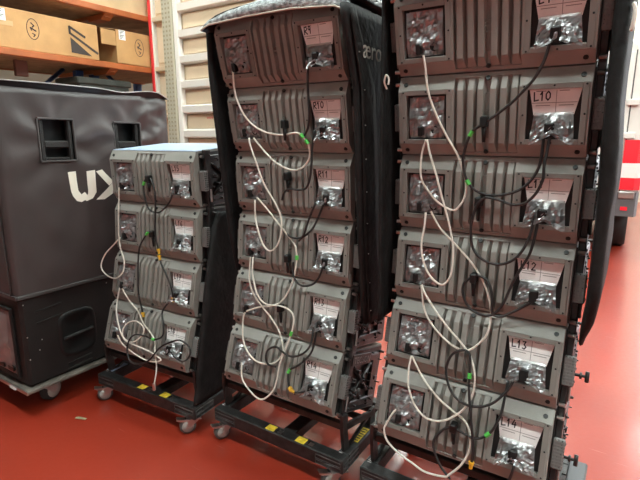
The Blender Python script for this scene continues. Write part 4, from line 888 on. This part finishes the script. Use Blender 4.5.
# top panel and felt-lined rear fold
ty, tz = T['top']
lv = []
for k in range(12):
    y = -.03 + .55 * k / 11
    lv.append([(-.040 + .806 * j / 16, y, 1.835 - .055 * math.exp(-j * .8) + .020 * math.sin(math.pi * j / 16) - .02 * (k / 11) + .008 * noise.noise((j * .6, y * 8, 1))) for j in range(17)])
shell(loft(lv), 'top_panel', M['cover'], c2, .008)
lv = []
for k in range(9):
    a = k / 8
    row = []
    for j in range(41):
        u = -.036 + .796 * j / 40; e = math.sin(math.pi * j / 40) ** .45
        zl = ip([(-.055, 1.775), (.02, 1.797), (.25, 1.803), (.48, 1.803), (.70, 1.787), (.76, 1.757)], u)
        zt = ip([(-.055, 1.79), (.0, 1.822), (.14, 1.850), (.30, 1.862), (.46, 1.866), (.62, 1.862), (.70, 1.84), (.76, 1.79)], u)
        z = zl + (zt - zl) * a; y = -.030 - .026 * math.sin(math.pi * min(1, a * .8 + .1)) * e + .02 * a + .004 * noise.noise((u * 30, a * 4, 7))
        row.append((u, y, z))
    lv.append(row)
shell(loft(lv), 'felt_fold', M['felt'], c2, .006)
pip = MB(); pip.tube([(p[0], p[1] - .004, p[2]) for p in lv[0]], .0042, 6); pip.build('binding', M['cream'], c2)
pb = MB()
for k in range(9): pb.lathe([(0, .009), (.002, .0085), (.0026, .004)], (.774, ip(rear_r, .5 + k * .14) + .03, .5 + k * .14), 'x', 6)
pb.build('eyelets', M['silver'], c2, kind='stuff')

T = TOWERS[2]
c3 = thing('stack_cover', 'dark padded cover hanging open round the L marked stack', 'cover', (T['o'][0], T['o'][1], BZ), (0, 0, T['rz']))
side_flap(c3, [(.5, .06), (1.25, .03), (1.85, .02)], [(.4, -.037), (1.9, -.036)], [(.4, -.048), (1.9, -.046)], .50, 1.90, .50, seed=5)
side_flap(c3, [(.55, .16), (.62, .08), (.75, .04), (1.9, .03)], [(.55, .728), (.65, .734), (.75, .742), (1.03, .740), (1.26, .730), (1.7, .722), (1.9, .720)],
          [(.55, .738), (.66, .768), (.76, .778), (1.03, .775), (1.13, .781), (1.26, .776), (1.4, .765), (1.53, .764), (1.9, .766)], .54, 1.90, .50, seed=6)
lv = []
for k in range(12):
    y = -.04 + .56 * k / 11
    lv.append([(-.060 + .80 * j / 16, y, 1.89 + .012 * math.sin(math.pi * j / 16)) for j in range(17)])
shell(loft(lv), 'top_panel', M['cover'], c3, .008)
st = MB(); st.tube(spline([(.770, .035, 1.68), (.776, .03, 1.66), (.775, .03, 1.62), (.772, .035, 1.60)]), [.003] + [.006] * 14 + [.003], 6); st.build('pull_loop', M['wcable'], c3)
st = MB(); st.tube(spline([(-.020, .03, 1.475), (-.026, .02, 1.50), (-.018, .015, 1.525), (-.008, .02, 1.512), (-.010, .02, 1.49)]), .004, 6); st.build('pull_loop', M['wcable'], c3)

T = TOWERS[0]
c1 = thing('stack_cover', 'dark padded cover panel hanging beside the four-cabinet stack', 'cover', (T['o'][0], T['o'][1], BZ), (0, 0, T['rz']))
side_flap(c1, [(-.17, -.02), (-.1, .0), (.41, .10), (.80, .20), (.88, .25)], [(-.2, .728), (.88, .724)], [(-.2, .752), (.4, .765), (.88, .75)], -.175, .885, .46, seed=8)

# ------------------------------------------------------------------ cables
def nearest(objs, p):
    return min(objs, key=lambda o: min((Vector(q) - Vector(p)).length for q in o[1]))
cabs_ = {}
WL = {2: ['white cable looping between the L9 and L10 loudspeakers', 'white cable looping between the L10 and L11 loudspeakers', 'white cable looping between the L11 and L12 loudspeakers', 'white cable looping between the L12 and L13 loudspeakers', 'white cable hanging below the L13 and L14 loudspeakers'],
      1: ['white cable looping between the R9 and R10 loudspeakers', 'white cable looping between the R10 and R11 loudspeakers', 'white cable coiling from the R11 loudspeaker down over R13', 'white cable hanging from the R12 loudspeaker to below R14'],
      0: ['white cable looping out beside the UX cover from the short stack', 'white cable coiled over the bottom loudspeaker of the short stack', 'white cable dropping onto the cart beam of the short stack']}
BL = {2: ['black cable swinging between the L9 and L10 loudspeakers', 'black cable looping between the L10 and L11 loudspeakers', 'black cable coiled round a plug between L11 and L12', 'black cable falling from L13 to a yellow tag below', 'black cable looping from L13 across the L14 loudspeaker', 'short black cable leaving the L14 window downwards'],
      1: ['black cable hanging straight from R9 to a green tag', 'black cable from the R10 window to a plug on R11', 'black cable swinging left from the R11 window', 'short black cable dropping from the R11 window to R12', 'black cable looping from the R12 window to a green tag', 'black cable ending in a small loop over R14', 'black cable from the R13 window to the R14 pouch'],
      0: ['black cable looped across the top loudspeaker of the short stack', 'black cable running down the short stack to yellow plugs', 'black cable with a green tag hanging left of the yellow plugs', 'black cable coiled over the bottom loudspeaker of the short stack']}
for (col, k), L in CABLES.items():
    T = TOWERS[k]; Mx = tower_matrix(T)
    for i, pts in enumerate(L):
        sp = spline(pts, 5); r = .0044 if col == 'white' else .0053
        if k == 0: r *= .95
        m = MB(); m.tube(sp, r, 8)
        o = m.build('white_cable' if col == 'white' else 'black_cable', M['wcable' if col == 'white' else 'bcable'], None, loc=Mx.translation, rot=(0, 0, T['rz']),
                    label=(WL if col == 'white' else BL)[k][i], cat='cable', group=col + ' cables on the stacks')
        cabs_.setdefault(k, []).append((o, [tuple(p) for p in sp], col))
for col, L in TAGS.items():
    for k, p in L:
        o = nearest(cabs_[k], p)
        q = min(o[1], key=lambda q: (Vector(q) - Vector(p)).length); i = o[1].index(q)
        d = (Vector(o[1][min(i + 1, len(o[1]) - 1)]) - Vector(o[1][max(i - 1, 0)])).normalized() * .011
        m = MB(); q = Vector(q)
        if col == 'green': m.tube([q - d, q + d], .0085, 6, False)
        else:
            m.tube([q - d * 1.2, q - d * .2], .011, 8, False); m.tube([q - d * .2, q + d * 1.4], .0075, 8, False)
        m.build('green_tag' if col == 'green' else 'yellow_plug', M[col], o[0])
for k, p in CONNS:
    o = nearest([c for c in cabs_[k] if c[2] == 'black'], p); p = Vector(p)
    m = MB(); m.box(p.x - .013, p.x + .013, p.y - .022, p.y + .016, p.z - .020, p.z + .018, .004)
    m.tube([(p.x, p.y - .004, p.z - .015), (p.x + .002, p.y - .004, p.z - .075)], [.010, .006], 8)
    m.build('plug', M['black'], o[0])
# plug at the end of the dropping white cable
w = [c for c in cabs_[0] if c[2] == 'white'][2]; e = Vector(w[1][-1])
m = MB(); m.tube([e + Vector((0, 0, .012)), e - Vector((0, 0, .028))], .009, 8, False); m.build('end_plug', M['silver'], w[0])

# ------------------------------------------------------------------ scrap on the floor
p = thing('floor_scrap', 'small olive strip of scrap lying on the red floor', 'scrap', (-2.62, 1.40, 0), (0, 0, R(20)))
m = MB(); m.box(-.035, .035, -.008, .008, 0, .003); m.box(-.03, -.005, .006, .012, 0, .0025); m.build('strip', M['deb'], p)
